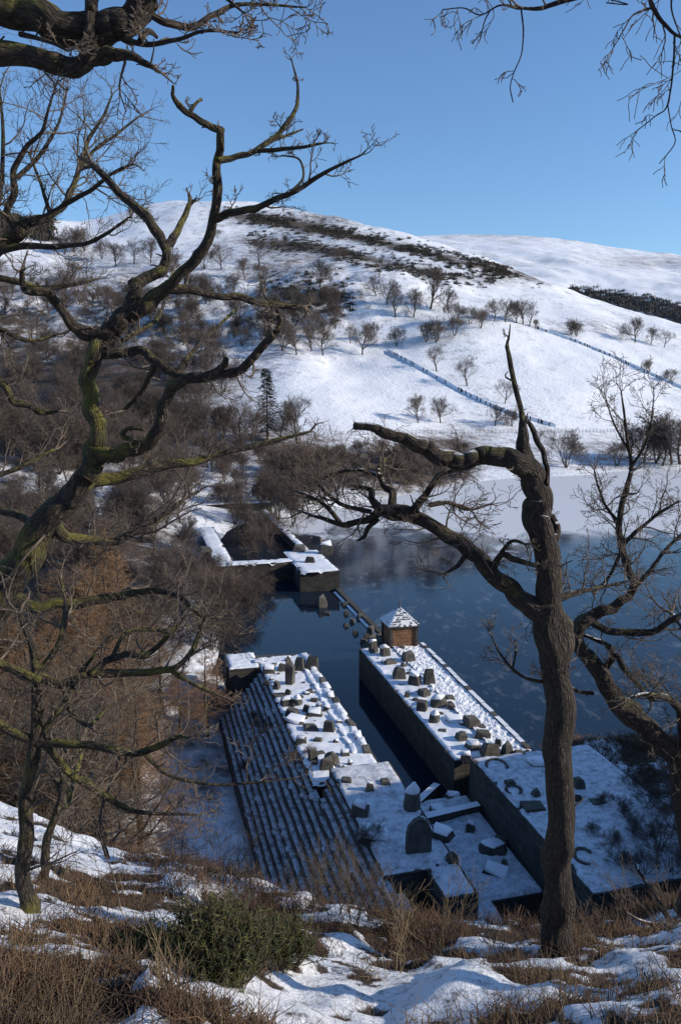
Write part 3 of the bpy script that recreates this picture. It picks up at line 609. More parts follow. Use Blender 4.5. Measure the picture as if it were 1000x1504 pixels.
for a in zx([(485, 302, 70, 50, 'block', True, 'dark block at the water\'s edge by the slanting beam'), (605, 360, 40, 46, 'block', True, 'stone leaning on the straight snow-topped beam'), (690, 440, 100, 62, 'round', True, 'snow-smothered round mound on the spillway floor'), (715, 402, 50, 36, 'block', False, 'dark stone behind the snow mound on spillway floor'), (700, 522, 90, 34, 'slab', True, 'snowy slab on the spillway floor near its front'), (728, 478, 26, 24, 'block', False, 'tiny dark stone before the snow mound'), (540, 250, 60, 46, 'block', True, 'block beside channel water under raised block')], 450, 1080, 2.5): stone(*a[:4], 1.42 if a[1] > 1190 else .9, a[6], a[4], a[5])
for k, a in enumerate(zx([(555, 482, 42, 54), (575, 507, 34, 18), (645, 477, 48, 30), (645, 508, 20, 20), (645, 552, 22, 20), (668, 538, 22, 22), (680, 580, 26, 22), (696, 524, 26, 24), (735, 582, 28, 40), (720, 595, 26, 24), (764, 596, 30, 26), (590, 402, 30, 20), (620, 420, 30, 16), (712, 615, 32, 26), (742, 645, 44, 70)], 250, 700, 2.5)):
    stone(*a[:4], 0.0, 'dark rock poking from the pond beside the thin wall', 'block', False, 'rocks in the pond', sink=.3, name='pond_rock')
for k, a in enumerate([(478, 815, 24, 22), (455, 828, 16, 14), (440, 812, 22, 18), (465, 800, 18, 16), (300, 812, 22, 14), (330, 905, 24, 14)]): stone(*a, 2.5 if a[1] < 850 else .3, 'rough stone on the far chamber walls', 'block', None, 'stones on the far chamber', name='stone_block')

# ------------------------------------------------------------ branch growing
def unit(v):
    l = math.sqrt(v[0]*v[0]+v[1]*v[1]+v[2]*v[2])+1e-9; return (v[0]/l, v[1]/l, v[2]/l)
def side_dir(d, ang, rr):
    a = (0, 0, 1) if abs(d[2]) < .8 else (1, 0, 0)
    p = unit((d[1]*a[2]-d[2]*a[1], d[2]*a[0]-d[0]*a[2], d[0]*a[1]-d[1]*a[0]))
    q = (d[1]*p[2]-d[2]*p[1], d[2]*p[0]-d[0]*p[2], d[0]*p[1]-d[1]*p[0])
    f = rr.uniform(0, 6.283); c, s = math.cos(f), math.sin(f); ca, sa = math.cos(ang), math.sin(ang)
    return tuple(d[i]*ca+(p[i]*c+q[i]*s)*sa for i in range(3))
def grow(p, d, L, r, lev, maxlev, rr, out, gn=.3, up=.08, nch=(6, 5, 4), K=(8, 6, 5, 4), ratio=(.42, .68), ang=(.55, 1.05), tap=.25, rmin=.003, start=.25, rrat=.6, upmax=None):
    k = K[min(lev, len(K)-1)]; pts = [p]; rad = [r]; st = L/(k-1); dirs = [d]
    for i in range(1, k):
        d = unit((d[0]+rr.gauss(0, gn), d[1]+rr.gauss(0, gn), d[2]+rr.gauss(0, gn*.8)+up))
        q = pts[-1]; pts.append((q[0]+d[0]*st, q[1]+d[1]*st, q[2]+d[2]*st)); rad.append(max(rmin, r*(1-(1-tap)*i/(k-1)))); dirs.append(d)
    out.setdefault((k, lev), []).append((pts, rad))
    if lev >= maxlev: return
    n = nch[min(lev, len(nch)-1)]; n = max(1, int(n*rr.uniform(.75, 1.3)+.5))
    for j in range(n):
        f = start+(1-start)*(j+rr.random())/n; x = min(f*(k-1), k-1.001); i = int(x); g = x-i
        a, b = pts[i], pts[i+1]; sp = tuple(a[m]+(b[m]-a[m])*g for m in range(3)); rl = rad[i]+(rad[i+1]-rad[i])*g
        cd = side_dir(dirs[min(i+1, k-1)], rr.uniform(*ang), rr)
        grow(sp, cd, L*rr.uniform(*ratio)*(1.15-.45*f), max(rmin, rl*rrat), lev+1, maxlev, rr, out, gn, up, nch, K, ratio, ang, tap, rmin, start, rrat)
def groups_of(out, sides):
    g = []
    for (k, lev), L in out.items():
        g.append((np.array([a for a, b in L]), np.array([b for a, b in L]), sides[min(lev, len(sides)-1)]))
    return g

# ------------------------------------------------------------ trees of the far side: a few kinds, then individuals
def bare_tree(seed, h=10., spread=1., multi=1, dense=1., shape='round'):
    """returns trunk mesh, crown mesh for a leafless tree of height h"""
    rr = random.Random(seed); tr = {}; cr = {}
    for s_ in range(multi):
        d = unit((rr.gauss(0, .1 if multi == 1 else .35), rr.gauss(0, .1 if multi == 1 else .35), 1)); L = h*(.5 if multi == 1 else .45); k = 7
        pts = [(rr.gauss(0, .05), rr.gauss(0, .05), -.4)]; r0 = h*(.022 if multi == 1 else .012); rad = [r0*1.5]
        for i in range(1, k):
            d = unit((d[0]+rr.gauss(0, .12), d[1]+rr.gauss(0, .12), d[2]+.1)); q = pts[-1]
            pts.append(tuple(q[m]+d[m]*L/(k-1) for m in range(3))); rad.append(r0*(1-.5*i/(k-1)))
        tr.setdefault((k, 0), []).append((pts, rad))
        nb = max(4, int((12 if multi == 1 else 6)*dense))
        for j in range(nb):
            f = .32+.68*(j+rr.random())/nb; x = min(f*(k-1), k-1.001); i = int(x); a = pts[i]
            cd = side_dir(d, rr.uniform(.35, 1.15)*spread*(1.25-.6*f), rr)
            grow(a, cd, h*.46*(1.2-.42*f)*rr.uniform(.8, 1.1), rad[i]*.55, 1, 4, rr, cr, gn=.2, up=.06, nch=(6, 8, 7, 4), K=(7, 7, 5, 4, 3), ratio=(.42, .64), ang=(.4, .95), rmin=.0105*h/10, rrat=.5)
    return tube_mesh('trunk', groups_of(tr, [6]), M_FARB), tube_mesh('crown', groups_of(cr, [4, 4, 3, 3, 3]), M_FART)
def larch(seed, h=11.):
    rr = random.Random(seed); tr = {}; cr = {}
    tr[(6, 0)] = [([(rr.gauss(0, .03)*i, rr.gauss(0, .03)*i, -.4+(h+.4)*i/5) for i in range(6)], [.15*(1-.18*i) for i in range(6)])]
    for j in range(int(h*9)):
        f = (j+rr.random())/(h*9); z = h*(.1+.88*f); a = rr.uniform(0, 6.283); L = (h*.2*(1-f)**.8+.35)*rr.uniform(.7, 1.15)
        d = unit((math.cos(a), math.sin(a), .12+.5*f))
        grow((0, 0, z), d, L, .02, 1, 3, rr, cr, gn=.12, up=.03, nch=(5, 9, 5), K=(6, 5, 4, 3), ratio=(.3, .5), ang=(.5, 1.1), rmin=.0065, rrat=.5, start=.12)
    return tube_mesh('trunk', groups_of(tr, [6]), M_FARB), tube_mesh('crown', groups_of(cr, [3, 3, 3, 3]), M_LARCH)
def conifer(seed, h=14.):
    rr = random.Random(seed); tr = {(5, 0): [([(0, 0, -.4+(h+.4)*i/4) for i in range(5)], [.17*(1-.22*i) for i in range(5)])]}; V = []; Fc = []
    for j in range(int(h*11)):
        f = (j+rr.random())/(h*11); z = h*(.12+.86*f); a = rr.uniform(0, 6.283); L = (h*.19*(1-f)+.25)*rr.uniform(.6, 1.1); c, s = math.cos(a), math.sin(a)
        for q in range(12):                           # needle sprays along a drooping bough
            t_ = (q+rr.random())/12; x = L*t_; dz = -.22*x-.1*x*x+.1*rr.gauss(0, 1); wd = .26*(1-.5*t_); b = a+rr.gauss(0, .8); cb, sb = math.cos(b), math.sin(b)
            o_ = (x*c+rr.gauss(0, .12), x*s+rr.gauss(0, .12), z+dz); n0 = len(V)
            V += [o_, (o_[0]+cb*wd*1.7-sb*wd*.4, o_[1]+sb*wd*1.7+cb*wd*.4, o_[2]-.1), (o_[0]+cb*wd*2.2, o_[1]+sb*wd*2.2, o_[2]-.22), (o_[0]+cb*wd*1.5+sb*wd*.4, o_[1]+sb*wd*1.5-cb*wd*.4, o_[2]-.06)]
            Fc += [[n0, n0+1, n0+2], [n0, n0+2, n0+3]]
    return tube_mesh('trunk', groups_of(tr, [6]), M_FARB), mesh_py('crown', V, Fc, M_CON)
KIND = {'round': [bare_tree(40+i, 10, 1., 1, 1.) for i in range(3)], 'broad': [bare_tree(60+i, 10, 1.25, 1, 1.2) for i in range(2)], 'thin': [bare_tree(70+i, 10, .75, 1, .6) for i in range(2)],
        'bush': [bare_tree(80+i, 10, 1.15, 5, .66) for i in range(2)], 'larch': [larch(90+i) for i in range(2)], 'conifer': [conifer(97)]}
BASEH = {'larch': 11., 'conifer': 14.}
for k_, L_ in KIND.items():
    BASEH[k_] = sum(max(v.co.z for v in cm_.vertices) for tm_, cm_ in L_)/len(L_)
rt = random.Random(23)
def tree_at(p, h, kind, label, group, name='bare_tree', cat='tree', wide=1.):
    tm, cm = rt.choice(KIND[kind]); e_ = empty(name, (p.x, p.y, p.z-.15), rt.uniform(0, 6.283)); s_ = h/BASEH.get(kind, 10.)
    e_.scale = (s_*wide, s_*wide, s_); mk('trunk', tm, e_); mk('crown', cm, e_)
    if group and 'bare tree' in label: label = label.replace('bare tree', {'round': 'round-crowned', 'bush': 'many-stemmed', 'thin': 'slender', 'broad': 'wide-crowned'}.get(kind, '')+' bare tree', 1)
    return tag(e_, label, cat, group)
def tree_px(px, py, hpx, kind, label, group, name='bare_tree', wide=1., ymin=60):
    p = hit(px, py, ymin)
    if p is None: return
    return tree_at(p, hpx*scale_at(p), kind, label, group, name, wide=wide)
UP = ('bare tree in the ragged row across the upper hillside', 'trees across the upper hillside')
for a in [(552,435,34,'round'),(568,447,42,'round'),(581,467,50,'thin'),(607,466,44,'round'),(632,453,64,'round'),(659,460,40,'round'),(664,474,34,'bush'),(532,521,52,'round'),(515,505,34,'thin'),(545,500,30,'bush'),(582,508,30,'bush'),(625,503,34,'bush'),(640,503,38,'bush'),(667,493,32,'bush'),(690,476,30,'bush'),(705,482,32,'bush'),(725,472,37,'round'),(742,473,38,'round'),(757,474,36,'round'),(767,476,42,'round'),(777,479,36,'thin'),(786,481,14,'bush')]:
    tree_px(*a, *UP)
for px, py, h_, k, lb in [(838,492,26,'bush','bushy bare thorn beside the upper field wall'),(846,494,24,'bush','second bushy thorn beside the upper field wall'),(931,503,42,'broad','largest bare tree on the open slope above the upper wall'),(955,506,27,'round','middle-sized bare tree next to the largest on open slope'),(974,510,29,'thin','slim pale bare tree on the open slope above upper wall'),(642,545,44,'thin','pale slender tree above the diagonal field wall'),(687,567,48,'thin','pale slender tree halfway down the diagonal field wall'),(740,593,40,'thin','pale slender tree low beside the diagonal field wall'),
      (614,621,44,'round','slim dark tree in the bottom field next to a rounder one'),(647,621,42,'broad','round dark-headed tree alone in the bottom field'),(727,626,37,'broad','spreading dark tree where diagonal wall meets bottom fence'),(752,626,28,'bush','low twiggy bush beside spreading tree at the bottom fence'),(792,655,26,'thin','tiny sapling at the foot of the diagonal wall'),(950,546,20,'bush','small thorn bush on the long upper wall'),(982,561,22,'bush','small thorn bush lower down the long upper wall'),(832,687,60,'bush','fan-shaped many-stemmed bare tree on the far shore')]:
    tree_px(px, py, h_, k, lb, None)
SH = ('tall bare tree in the clump on the far lake shore', 'clump on the far shore')
for a in [(925,676,58,'round'),(945,680,72,'round'),(962,680,66,'bush'),(985,682,86,'round'),(998,682,82,'round'),(972,684,60,'round'),(1015,680,80,'round'),(905,684,44,'bush')]: tree_px(*a, *SH)
LF = ('bare tree standing on the snowy slope above the valley wood', 'scattered slope trees')
for a in [(97,466,76,'broad'),(197,388,38,'thin'),(222,386,38,'round'),(325,396,44,'round'),(360,411,34,'round'),(385,413,30,'bush'),(470,423,46,'broad'),(435,521,52,'round'),(415,516,48,'bush'),(458,516,44,'round'),(475,522,48,'round'),(490,470,36,'bush'),(300,395,34,'bush'),(345,440,40,'round'),(400,470,46,'bush'),(110,370,38,'bush'),(95,374,34,'bush'),(125,368,36,'bush'),(170,392,36,'round'),(150,380,30,'bush'),(250,400,32,'bush'),(270,430,36,'round'),(320,350,14,'bush'),(452,347,14,'bush'),(420,360,16,'bush'),(505,380,18,'bush'),(400,365,14,'bush'),(620,410,16,'bush')]: tree_px(*a, *LF)
for k in range(46):
    px = rt.uniform(270, 560); py = rt.uniform(385, 535)
    if fbm(np.array([px/60.]), np.array([py/35.]), 2, 44)[0] < .47 or (px > 430 and py > 525): continue
    tree_px(px, py, rt.uniform(24, 44), rt.choice(['round', 'bush', 'bush', 'thin']), *LF)
VF = ('tall bare tree in the row on the valley edge beside the conifer', 'valley edge row')
for a in [(310,652,68,'round'),(260,656,78,'thin'),(275,656,80,'thin'),(357,652,78,'thin'),(370,655,66,'round'),(437,652,74,'round'),(330,655,66,'round'),(412,650,60,'round'),(345,660,70,'round')]: tree_px(*a, *VF)
tree_px(393, 645, 104, 'conifer', 'single dark green conifer among the bare valley trees', None, 'conifer_tree', 1.5)
WD = ('bare tree in the dense wood filling the valley side', 'valley wood trees')
cnt = 0
while cnt < 185:
    px = rt.uniform(-30, 330); py = 395+300*rt.random()
    if px > 230 and py < 430: continue
    if 130 < px < 230 and 395 < py < 440: continue
    if tree_px(px, py, 1, rt.choice(['round', 'round', 'bush', 'thin', 'broad']), *WD) : 
        e_ = bpy.context.scene.collection.objects[-1]
    cnt += 1
for o in [o for o in COL.objects if o.get('group') == WD[1]]:
    h_ = rt.uniform(7.5, 13); s_ = h_/9; o.scale = (s_, s_, s_)
SB = ('brown twiggy shrub in the thicket along the near shore', 'shore thicket')
for k in range(80):
    px = rt.uniform(330, 705); py = rt.uniform(668, 722) if px > 480 else rt.uniform(668, 752)
    p = hit(px, py, 90)
    if p is None or p.z < .3: continue
    tree_at(p, rt.uniform(2.6, 6.) if px > 480 else rt.uniform(4, 7.5), 'bush' if rt.random() < .75 else 'round', *SB, 'shore_shrub', 'shrub')
LV = ('leafless brown larch in the plantation below the stepped dam face', 'larches below the dam')
for k in range(64):
    y = rt.uniform(36, 70); x = -9.5-(y-37)*.2-rt.random()**.8*(.43*y-4)
    if y > 45 and x > -12.5: continue
    p = Vector((x, y, float(terr(np.array([x]), np.array([y]))[0])))
    tree_at(p, rt.uniform(6.5, 11), 'larch', *LV, 'larch_tree', wide=1.5)
BR = ('tangled bare shrub on the bank beside the pond', 'pond bank shrubs')
for k in range(46):
    y = rt.uniform(67, 118); x = -.14*y-rt.random()*(.3*y)-2
    if y < 92 and x > -13: continue
    p = Vector((x, y, max(.2, float(terr(np.array([x]), np.array([y]))[0]))))
    tree_at(p, rt.uniform(4, 8), rt.choice(['bush', 'bush', 'round']), *BR, 'bank_shrub', 'shrub')
for k in range(52):
    y = rt.uniform(98, 190); x = -.16*y-rt.random()*.3*y-4; p = Vector((x, y, float(terr(np.array([x]), np.array([y]))[0])))
    tree_at(p, rt.uniform(5, 10), rt.choice(['bush', 'round', 'round', 'thin']), 'bare tree in the thin wood behind the far ruined chamber', 'wood behind the chamber')
for px, py, h_, z in [(395, 800, 62, .2), (360, 790, 60, .2), (430, 770, 55, .2), (375, 815, 50, .2), (410, 765, 62, .2), (345, 770, 60, .2)]:
    p = atz(px, py, z); tree_at(p, h_*scale_at(p), 'bush', 'twiggy bush growing inside the far ruined chamber', 'chamber bushes', 'chamber_bush', 'shrub')
for px, py, h_ in [(305, 1075, 120), (265, 1085, 110), (320, 1040, 80), (240, 1060, 130)]:
    p = atz(px, py, -1.1); tree_at(p, h_*scale_at(p), 'larch', 'bushy russet young larch crowding the foot of dam steps', 'young larches by the steps', 'larch_tree', wide=2.0)
for px, py, h_ in [(372, 905, 44), (345, 900, 60), (320, 915, 70), (380, 880, 36), (338, 940, 50), (325, 950, 60), (330, 925, 60), (310, 955, 70), (350, 880, 50), (316, 905, 80), (395, 868, 30), (365, 865, 45)]:
    p = atz(px, py, .2); tree_at(p, h_*scale_at(p), 'bush', 'low snow-dusted bush at the pond\'s shore', 'pond shore bushes', 'shore_bush', 'shrub')

def gnarled(seed, h=13.):
    rr = random.Random(seed); tr = {}; cr = {}; d = unit((rr.gauss(0, .12), rr.gauss(0, .12), 1)); k = 9; pts = [(0, 0, -.6)]; rad = [.26]
    for i in range(1, k):
        d = unit((d[0]+rr.gauss(0, .16), d[1]+rr.gauss(0, .16), d[2]+.1)); q = pts[-1]; pts.append(tuple(q[m]+d[m]*h*.62/(k-1) for m in range(3))); rad.append(.2*(1-.55*i/(k-1)))
    tr[(k, 0)] = [(pts, rad)]
    for j in range(13):
        f = .3+.7*(j+rr.random())/13; i = min(int(f*(k-1)), k-2); cd = side_dir(d, rr.uniform(.5, 1.35), rr)
        grow(pts[i], cd, h*.42*(1.25-.5*f)*rr.uniform(.75, 1.15), rad[i]*.5, 1, 4, rr, cr, gn=.26, up=.05, nch=(7, 7, 6, 4), K=(9, 9, 6, 5, 4), ratio=(.36, .6), ang=(.45, 1.1), rmin=.0048, rrat=.5)
    return tube_mesh('trunk', groups_of(tr, [8]), M_OAKP), tube_mesh('crown', groups_of(cr, [6, 6, 4, 3, 3]), M_TWIG)
KIND['gnarled'] = [gnarled(300+i) for i in range(2)]; BASEH['gnarled'] = 12.
for k, (x, y, h_) in enumerate([(-13, 29, 14.5), (-16, 34, 15), (-12.5, 37, 13.5), (-19, 40, 15), (-15, 46, 13), (-21, 52, 13.5), (-14.5, 56, 11), (-25, 60, 13), (-17, 64, 10)]):
    z = max(nz1(x, y), float(terr(np.array([x]), np.array([y]))[0])); tree_at(Vector((x, y, z)), h_, 'gnarled', 'gnarled leafless oak rising from the slope below the left bank', 'oaks below the left bank', 'oak_tree')

# scrub, far woods: countless, one object each
def scrub(name, label, spots, mat, tri=26):
    V = []; Fc = []; A = []
    for (x, y, z, s_) in spots:
        a = rt.random()
        for k in range(tri):
            th = rt.uniform(0, 6.283); r_ = s_*rt.random()**.6; h_ = s_*rt.uniform(.3, 1.0)*(1-.4*r_/s_); bx, by = x+r_*math.cos(th), y+r_*math.sin(th); n0 = len(V); w_ = s_*.16
            q = rt.uniform(0, 3.14); V += [(bx-w_*math.cos(q), by-w_*math.sin(q), z-.2), (bx+w_*math.cos(q), by+w_*math.sin(q), z-.2), (bx+rt.gauss(0, .2)*s_, by+rt.gauss(0, .2)*s_, z+h_)]; Fc.append([n0, n0+1, n0+2]); A += [min(1, max(0, a+rt.gauss(0, .2)))]*3
    me = mesh_py(name, V, Fc, mat); fattr(me, 'rnd', A); return tag(mk(name, me), label, 'scrub', kind='stuff')
def band_spots(pts, wd, n, size):
    out = []; xs_ = [p[0] for p in pts]; ys_ = [p[1] for p in pts]
    tries = 0
    while len(out) < n and tries < n*4:
        tries += 1; px = rt.uniform(xs_[0], xs_[-1]); py = np.interp(px, xs_, ys_)+rt.gauss(0, wd)
        if fbm(np.array([px/22.]), np.array([py/7.]), 3, 91)[0] < .42: continue
        p = hit(px, py, 200)
        if p: out.append((p.x, p.y, p.z, rt.uniform(*size)))
    return out
scrub('gorse_scrub', 'dark gorse and heather scrub in bands along the hilltop', band_spots([(330, 312), (430, 328), (520, 346), (600, 364), (700, 388), (795, 411)], 5.5, 1500, (.8, 2.2))+band_spots([(360, 350), (450, 362), (560, 386), (660, 405), (740, 413)], 7, 750, (.8, 2.0))+band_spots([(380, 425), (420, 432), (520, 440)], 14, 260, (.8, 2.2)), M_SCRUB)
def mhit(px, py):
    r = ray(px, py); sl_ = r[2]/r[1]; jj = (r[0]/r[1]-s2[0])/(s2[1]-s2[0]); j0 = int(np.clip(jj, 0, len(s2)-2)); g = jj-j0
    zc = z2[:, j0]*(1-g)+z2[:, j0+1]*g; d = H+sl_*y2-zc; k = int(np.argmax(d < 0))
    return None if d[k] >= 0 or k == 0 else Vector((r[0]/r[1]*y2[k], y2[k], zc[k]))
sp2 = []
for k in range(1700):
    px = rt.uniform(838, 1035); f_ = (px-838)/160; py = 430+(px-838)*.285+(rt.gauss(-7, 7)-9*f_*rt.random())*min(1, .3+f_); p = mhit(px, py)
    if p and fbm(np.array([px/14.]), np.array([py/5.]), 3, 19)[0] > .38: sp2.append((p.x, p.y, p.z, rt.uniform(4, 9)*p.y/1400))
scrub('far_wood', 'dark wood in the side valley below the far white mountain', sp2, M_WOODF, 16)
sp = []
for k in range(500):
    px = rt.uniform(-40, 75); py = rt.uniform(306, 348)+max(0, px-30)*.2; p = hit(px, py, 300)
    if p: sp.append((p.x, p.y, p.z, rt.uniform(3.5, 7)))
scrub('hilltop_wood', 'brown wood on the hilltop behind the oak branches', sp, M_SCRUB, 24)

# field walls and fence across the lake
def follow(pts, n):
    P_ = []
    for k in range(n):
        f = k/(n-1)*(len(pts)-1); i = min(int(f), len(pts)-2); g = f-i
        h_ = hit(pts[i][0]+(pts[i+1][0]-pts[i][0])*g, pts[i][1]+(pts[i+1][1]-pts[i][1])*g, 150)
        if h_: P_.append(h_)
    return P_
def field_wall(pts, label, hh=1.15, n=140):
    P_ = follow(pts, n); V = []; Fc = []
    for k, p_ in enumerate(P_):
        a = P_[max(0, k-1)]; b = P_[min(len(P_)-1, k+1)]; d = (b-a); d.z = 0; d.normalize(); s_ = Vector((-d.y, d.x, 0)); hz = hh*(.85+.3*rt.random())
        V += [p_+s_*.5-Vector((0, 0, .5)), p_+s_*.3+Vector((0, 0, hz)), p_-s_*.3+Vector((0, 0, hz)), p_-s_*.5-Vector((0, 0, .5))]
    for k in range(len(P_)-1):
        a = k*4; b = a+4; Fc += [[a+j, a+j+1, b+j+1, b+j] for j in range(3)]
    n_ = len(V); Fc += [[0, 1, 2, 3], [n_-1, n_-2, n_-3, n_-4]]
    return tag(mk('field_wall', mesh_py('field_wall', V, Fc, [M_ROCK, M_SNOWC], midx=[1 if (j % 3 == 1 or rt.random() < .8) else 0 for j in range(len(Fc))])), label, 'wall')
field_wall([(570, 516), (615, 540), (660, 566), (710, 592), (760, 612), (815, 627)], 'snowy drystone wall running diagonally down to the bottom field')
field_wall([(785, 482), (840, 500), (900, 525), (950, 548), (1010, 574)], 'long drystone wall slanting across the open upper slope')
def fence(pts, label, n):
    P_ = follow(pts, n); V = []; Fc = []
    def bx(a, b, w_):
        n0 = len(V); d = (b-a).normalized(); s_ = d.orthogonal().normalized()*w_; q = d.cross(s_)
        for e_ in (a, b): V.extend([e_+s_, e_+q, e_-s_, e_-q])
        Fc.extend([[n0+j, n0+(j+1) % 4, n0+4+(j+1) % 4, n0+4+j] for j in range(4)])
    for k, p_ in enumerate(P_):
        bx(p_-Vector((0, 0, .3)), p_+Vector((0, 0, 1.2)), .06)
        if k: [bx(P_[k-1]+Vector((0, 0, z_)), p_+Vector((0, 0, z_)), .025) for z_ in (.5, .85, 1.15)]
    return tag(mk('field_fence', mesh_py('field_fence', V, Fc, M_WOOD)), label, 'fence')
fence([(440, 640), (600, 638), (760, 636), (900, 635), (1010, 634)], 'post and wire fence along the foot of the fields', 110)

# ------------------------------------------------------------ oaks round the camera, limbs traced with their depths
def crspline(P_, n):
    P_ = np.array(P_, float); P_ = np.vstack([2*P_[0]-P_[1], P_, 2*P_[-1]-P_[-2]]); out = []
    for i in range(1, len(P_)-2):
        for k in range(n):
            t_ = k/n; a, b, c, d = P_[i-1:i+3]
            out.append(.5*((2*b)+(-a+c)*t_+(2*a-5*b+4*c-d)*t_*t_+(-a+3*b-3*c+d)*t_**3))
    out.append(P_[-2]); return np.array(out)
class Oak:
    def __init__(s, name, label, seed, bark, depth, mult=1.35, wf=.88):
        s.root = empty(name, (0, 0, 0)); tag(s.root, label, 'tree'); s.bark = bark; s.placed = []; s.rr = random.Random(seed); s.out = {}; s.depth = depth; s.mult = mult; s.wf = wf
    def limb(s, pts, dd=0., dens=2.2, tl=.7, name='limb', lv=3, xyz=None, knob=.07, sides=10, up=.06, dpt=None):
        q = crspline(pts, 11); n = len(q); rr = s.rr; sides = int(sides*1.4)
        d0 = s.depth if not s.placed else min(s.placed, key=lambda e_: (e_[0]-q[0, 0])**2+(e_[1]-q[0, 1])**2)[2]
        if dpt is not None: d0 = dpt
        f = np.linspace(0, 1, n); wob = np.array([rr.gauss(0, 1) for _ in range(n)]); wob = np.convolve(wob, np.ones(9)/9, 'same')*.06*f
        dep = d0+dd*f**1.2+wob
        P_ = np.array([atd(q[i, 0], q[i, 1], dep[i]) for i in range(n)]); sc_ = np.array([scale_at(p_) for p_ in P_])
        rn = fbm(np.arange(n)/9.+rr.random()*50, np.zeros(n), 2, 5)-.5
        Rr = np.maximum(.004, q[:, 2]/2*sc_*s.wf*(1+knob*2*rn))
        jit = np.array([[rr.gauss(0, 1) for _ in range(3)] for _ in range(n)]); jit = np.stack([np.convolve(jit[:, c], np.hanning(15)/7, 'same') for c in range(3)], 1)*np.minimum(1, np.arange(n)/9.)[:, None]; P_ += jit*Rr[:, None]*.5
        for i in range(n): s.placed.append((q[i, 0], q[i, 1], dep[i]))
        V, Q = tubes(P_[None], Rr[None], sides)
        # lumpy bark outline
        c_ = np.repeat(P_, sides, 0); cs = np.repeat(np.concatenate([[0], np.cumsum(np.linalg.norm(np.diff(P_, axis=0), axis=1))]), sides); an = np.tile(np.arange(sides)*2*np.pi/sides, n); r0 = np.repeat(Rr, sides)
        bk = np.stack([np.cos(an)*r0+len(s.placed)*.7, np.sin(an)*r0, cs], -1); l = fbm(np.cos(an)*1.6+cs*2.2+len(s.placed), np.sin(an)*1.6-cs*1.7, 3, 8)-.5; l2 = vnoise(bk[:, 0]*38+cs*5, bk[:, 1]*38+cs*4, 6)-.5
        V = V+(V-c_)*(l[:, None]*.22)+(V-c_)/(r0[:, None]+1e-6)*(l2[:, None]*np.minimum(.016, r0[:, None]*.2))
        Lq = cs[-1]
        for kn in range(int(Lq*3.2)):                 # knots and burrs
            c0 = rr.random()*Lq; a0 = rr.uniform(0, 6.283); am = rr.uniform(.12, .42); da = np.abs((an-a0+np.pi) % (2*np.pi)-np.pi); wl = rr.uniform(.6, 1.3)
            g_ = np.exp(-((cs-c0)/(r0*wl+.01))**2-(da/.6)**2); V = V+(V-c_)*(am*g_)[:, None]
        tip = len(V); V = np.vstack([V, P_[-1]+(P_[-1]-P_[-2])*.3]); b0 = (n-1)*sides
        me = bpy.data.meshes.new(name); fc = [tuple(x) for x in Q]+[(b0+j, b0+(j+1) % sides, tip) for j in range(sides)]
        me.from_pydata(V.tolist(), [], fc); me.materials.append(s.bark); me.polygons.foreach_set('use_smooth', [True]*len(fc)); me.update(); ba = me.attributes.new('bk', 'FLOAT_VECTOR', 'POINT'); ba.data.foreach_set('vector', np.vstack([bk, bk[-1:]]).astype(np.float32).ravel()); mk(name, me, s.root)
        seg = np.linalg.norm(np.diff(P_, axis=0), axis=1); L = seg.sum(); cum = np.concatenate([[0], np.cumsum(seg)])
        for k in range(int(dens*L*s.mult+.5)):
            x = rr.random()**.85*L; i = min(int(np.searchsorted(cum, x))-1, n-2); i = max(i, 0); a = P_[i]; tdir = unit(tuple(P_[i+1]-P_[i]))
            d = side_dir(tdir, rr.uniform(.7, 1.35), rr); d = unit((d[0], d[1], d[2]+.25))
            l_ = tl*rr.uniform(.35, 1.25)
            grow(tuple(a), d, l_, min(Rr[i]*.5, .006+.013*l_), 0, lv-1, rr, s.out, gn=.24, up=up, nch=(5, 5, 3), K=(8, 6, 5), ratio=(.38, .66), rmin=.0028, tap=.3)
        for k in range(int(L*1.6)):                   # short dead spurs
            i = rr.randrange(1, n-1); d = side_dir(unit(tuple(P_[i+1]-P_[i])), rr.uniform(.8, 1.5), rr); grow(tuple(P_[i]), d, rr.uniform(.05, .2)+Rr[i], min(.014, Rr[i]*.45), 0, 0, rr, s.out, gn=.25, up=.04, tap=.4)
        if Rr[-1] < .03 and tl > .21:                              # the limb breaks up into twigs at its end
            for k in range(3): grow(tuple(P_[-1]), unit(tuple(np.array(unit(tuple(P_[-1]-P_[-3])))+np.array([rr.gauss(0, .4) for _ in range(3)]))), tl*rr.uniform(.4, .8), Rr[-1]*.8, 0, lv-1, rr, s.out, gn=.3, up=up, nch=(3, 2, 2), K=(7, 5, 4), rmin=.0026)
        return s
    def done(s, base=None):
        if s.out and len(s.out) and sum(len(v) for v in s.out.values()) > 30: mk('twigs', tube_mesh('twigs', groups_of(s.out, [5, 4, 3]), M_TWIG), s.root)['kind'] = 'stuff'
        if base is not None:
            b = Vector(base); s.root.location = b
            for c in s.root.children: c.matrix_parent_inverse = Matrix.Translation(-b)
def ground_px(X, Y):
    return to_px(X, Y, nz1(X, Y)-.15)
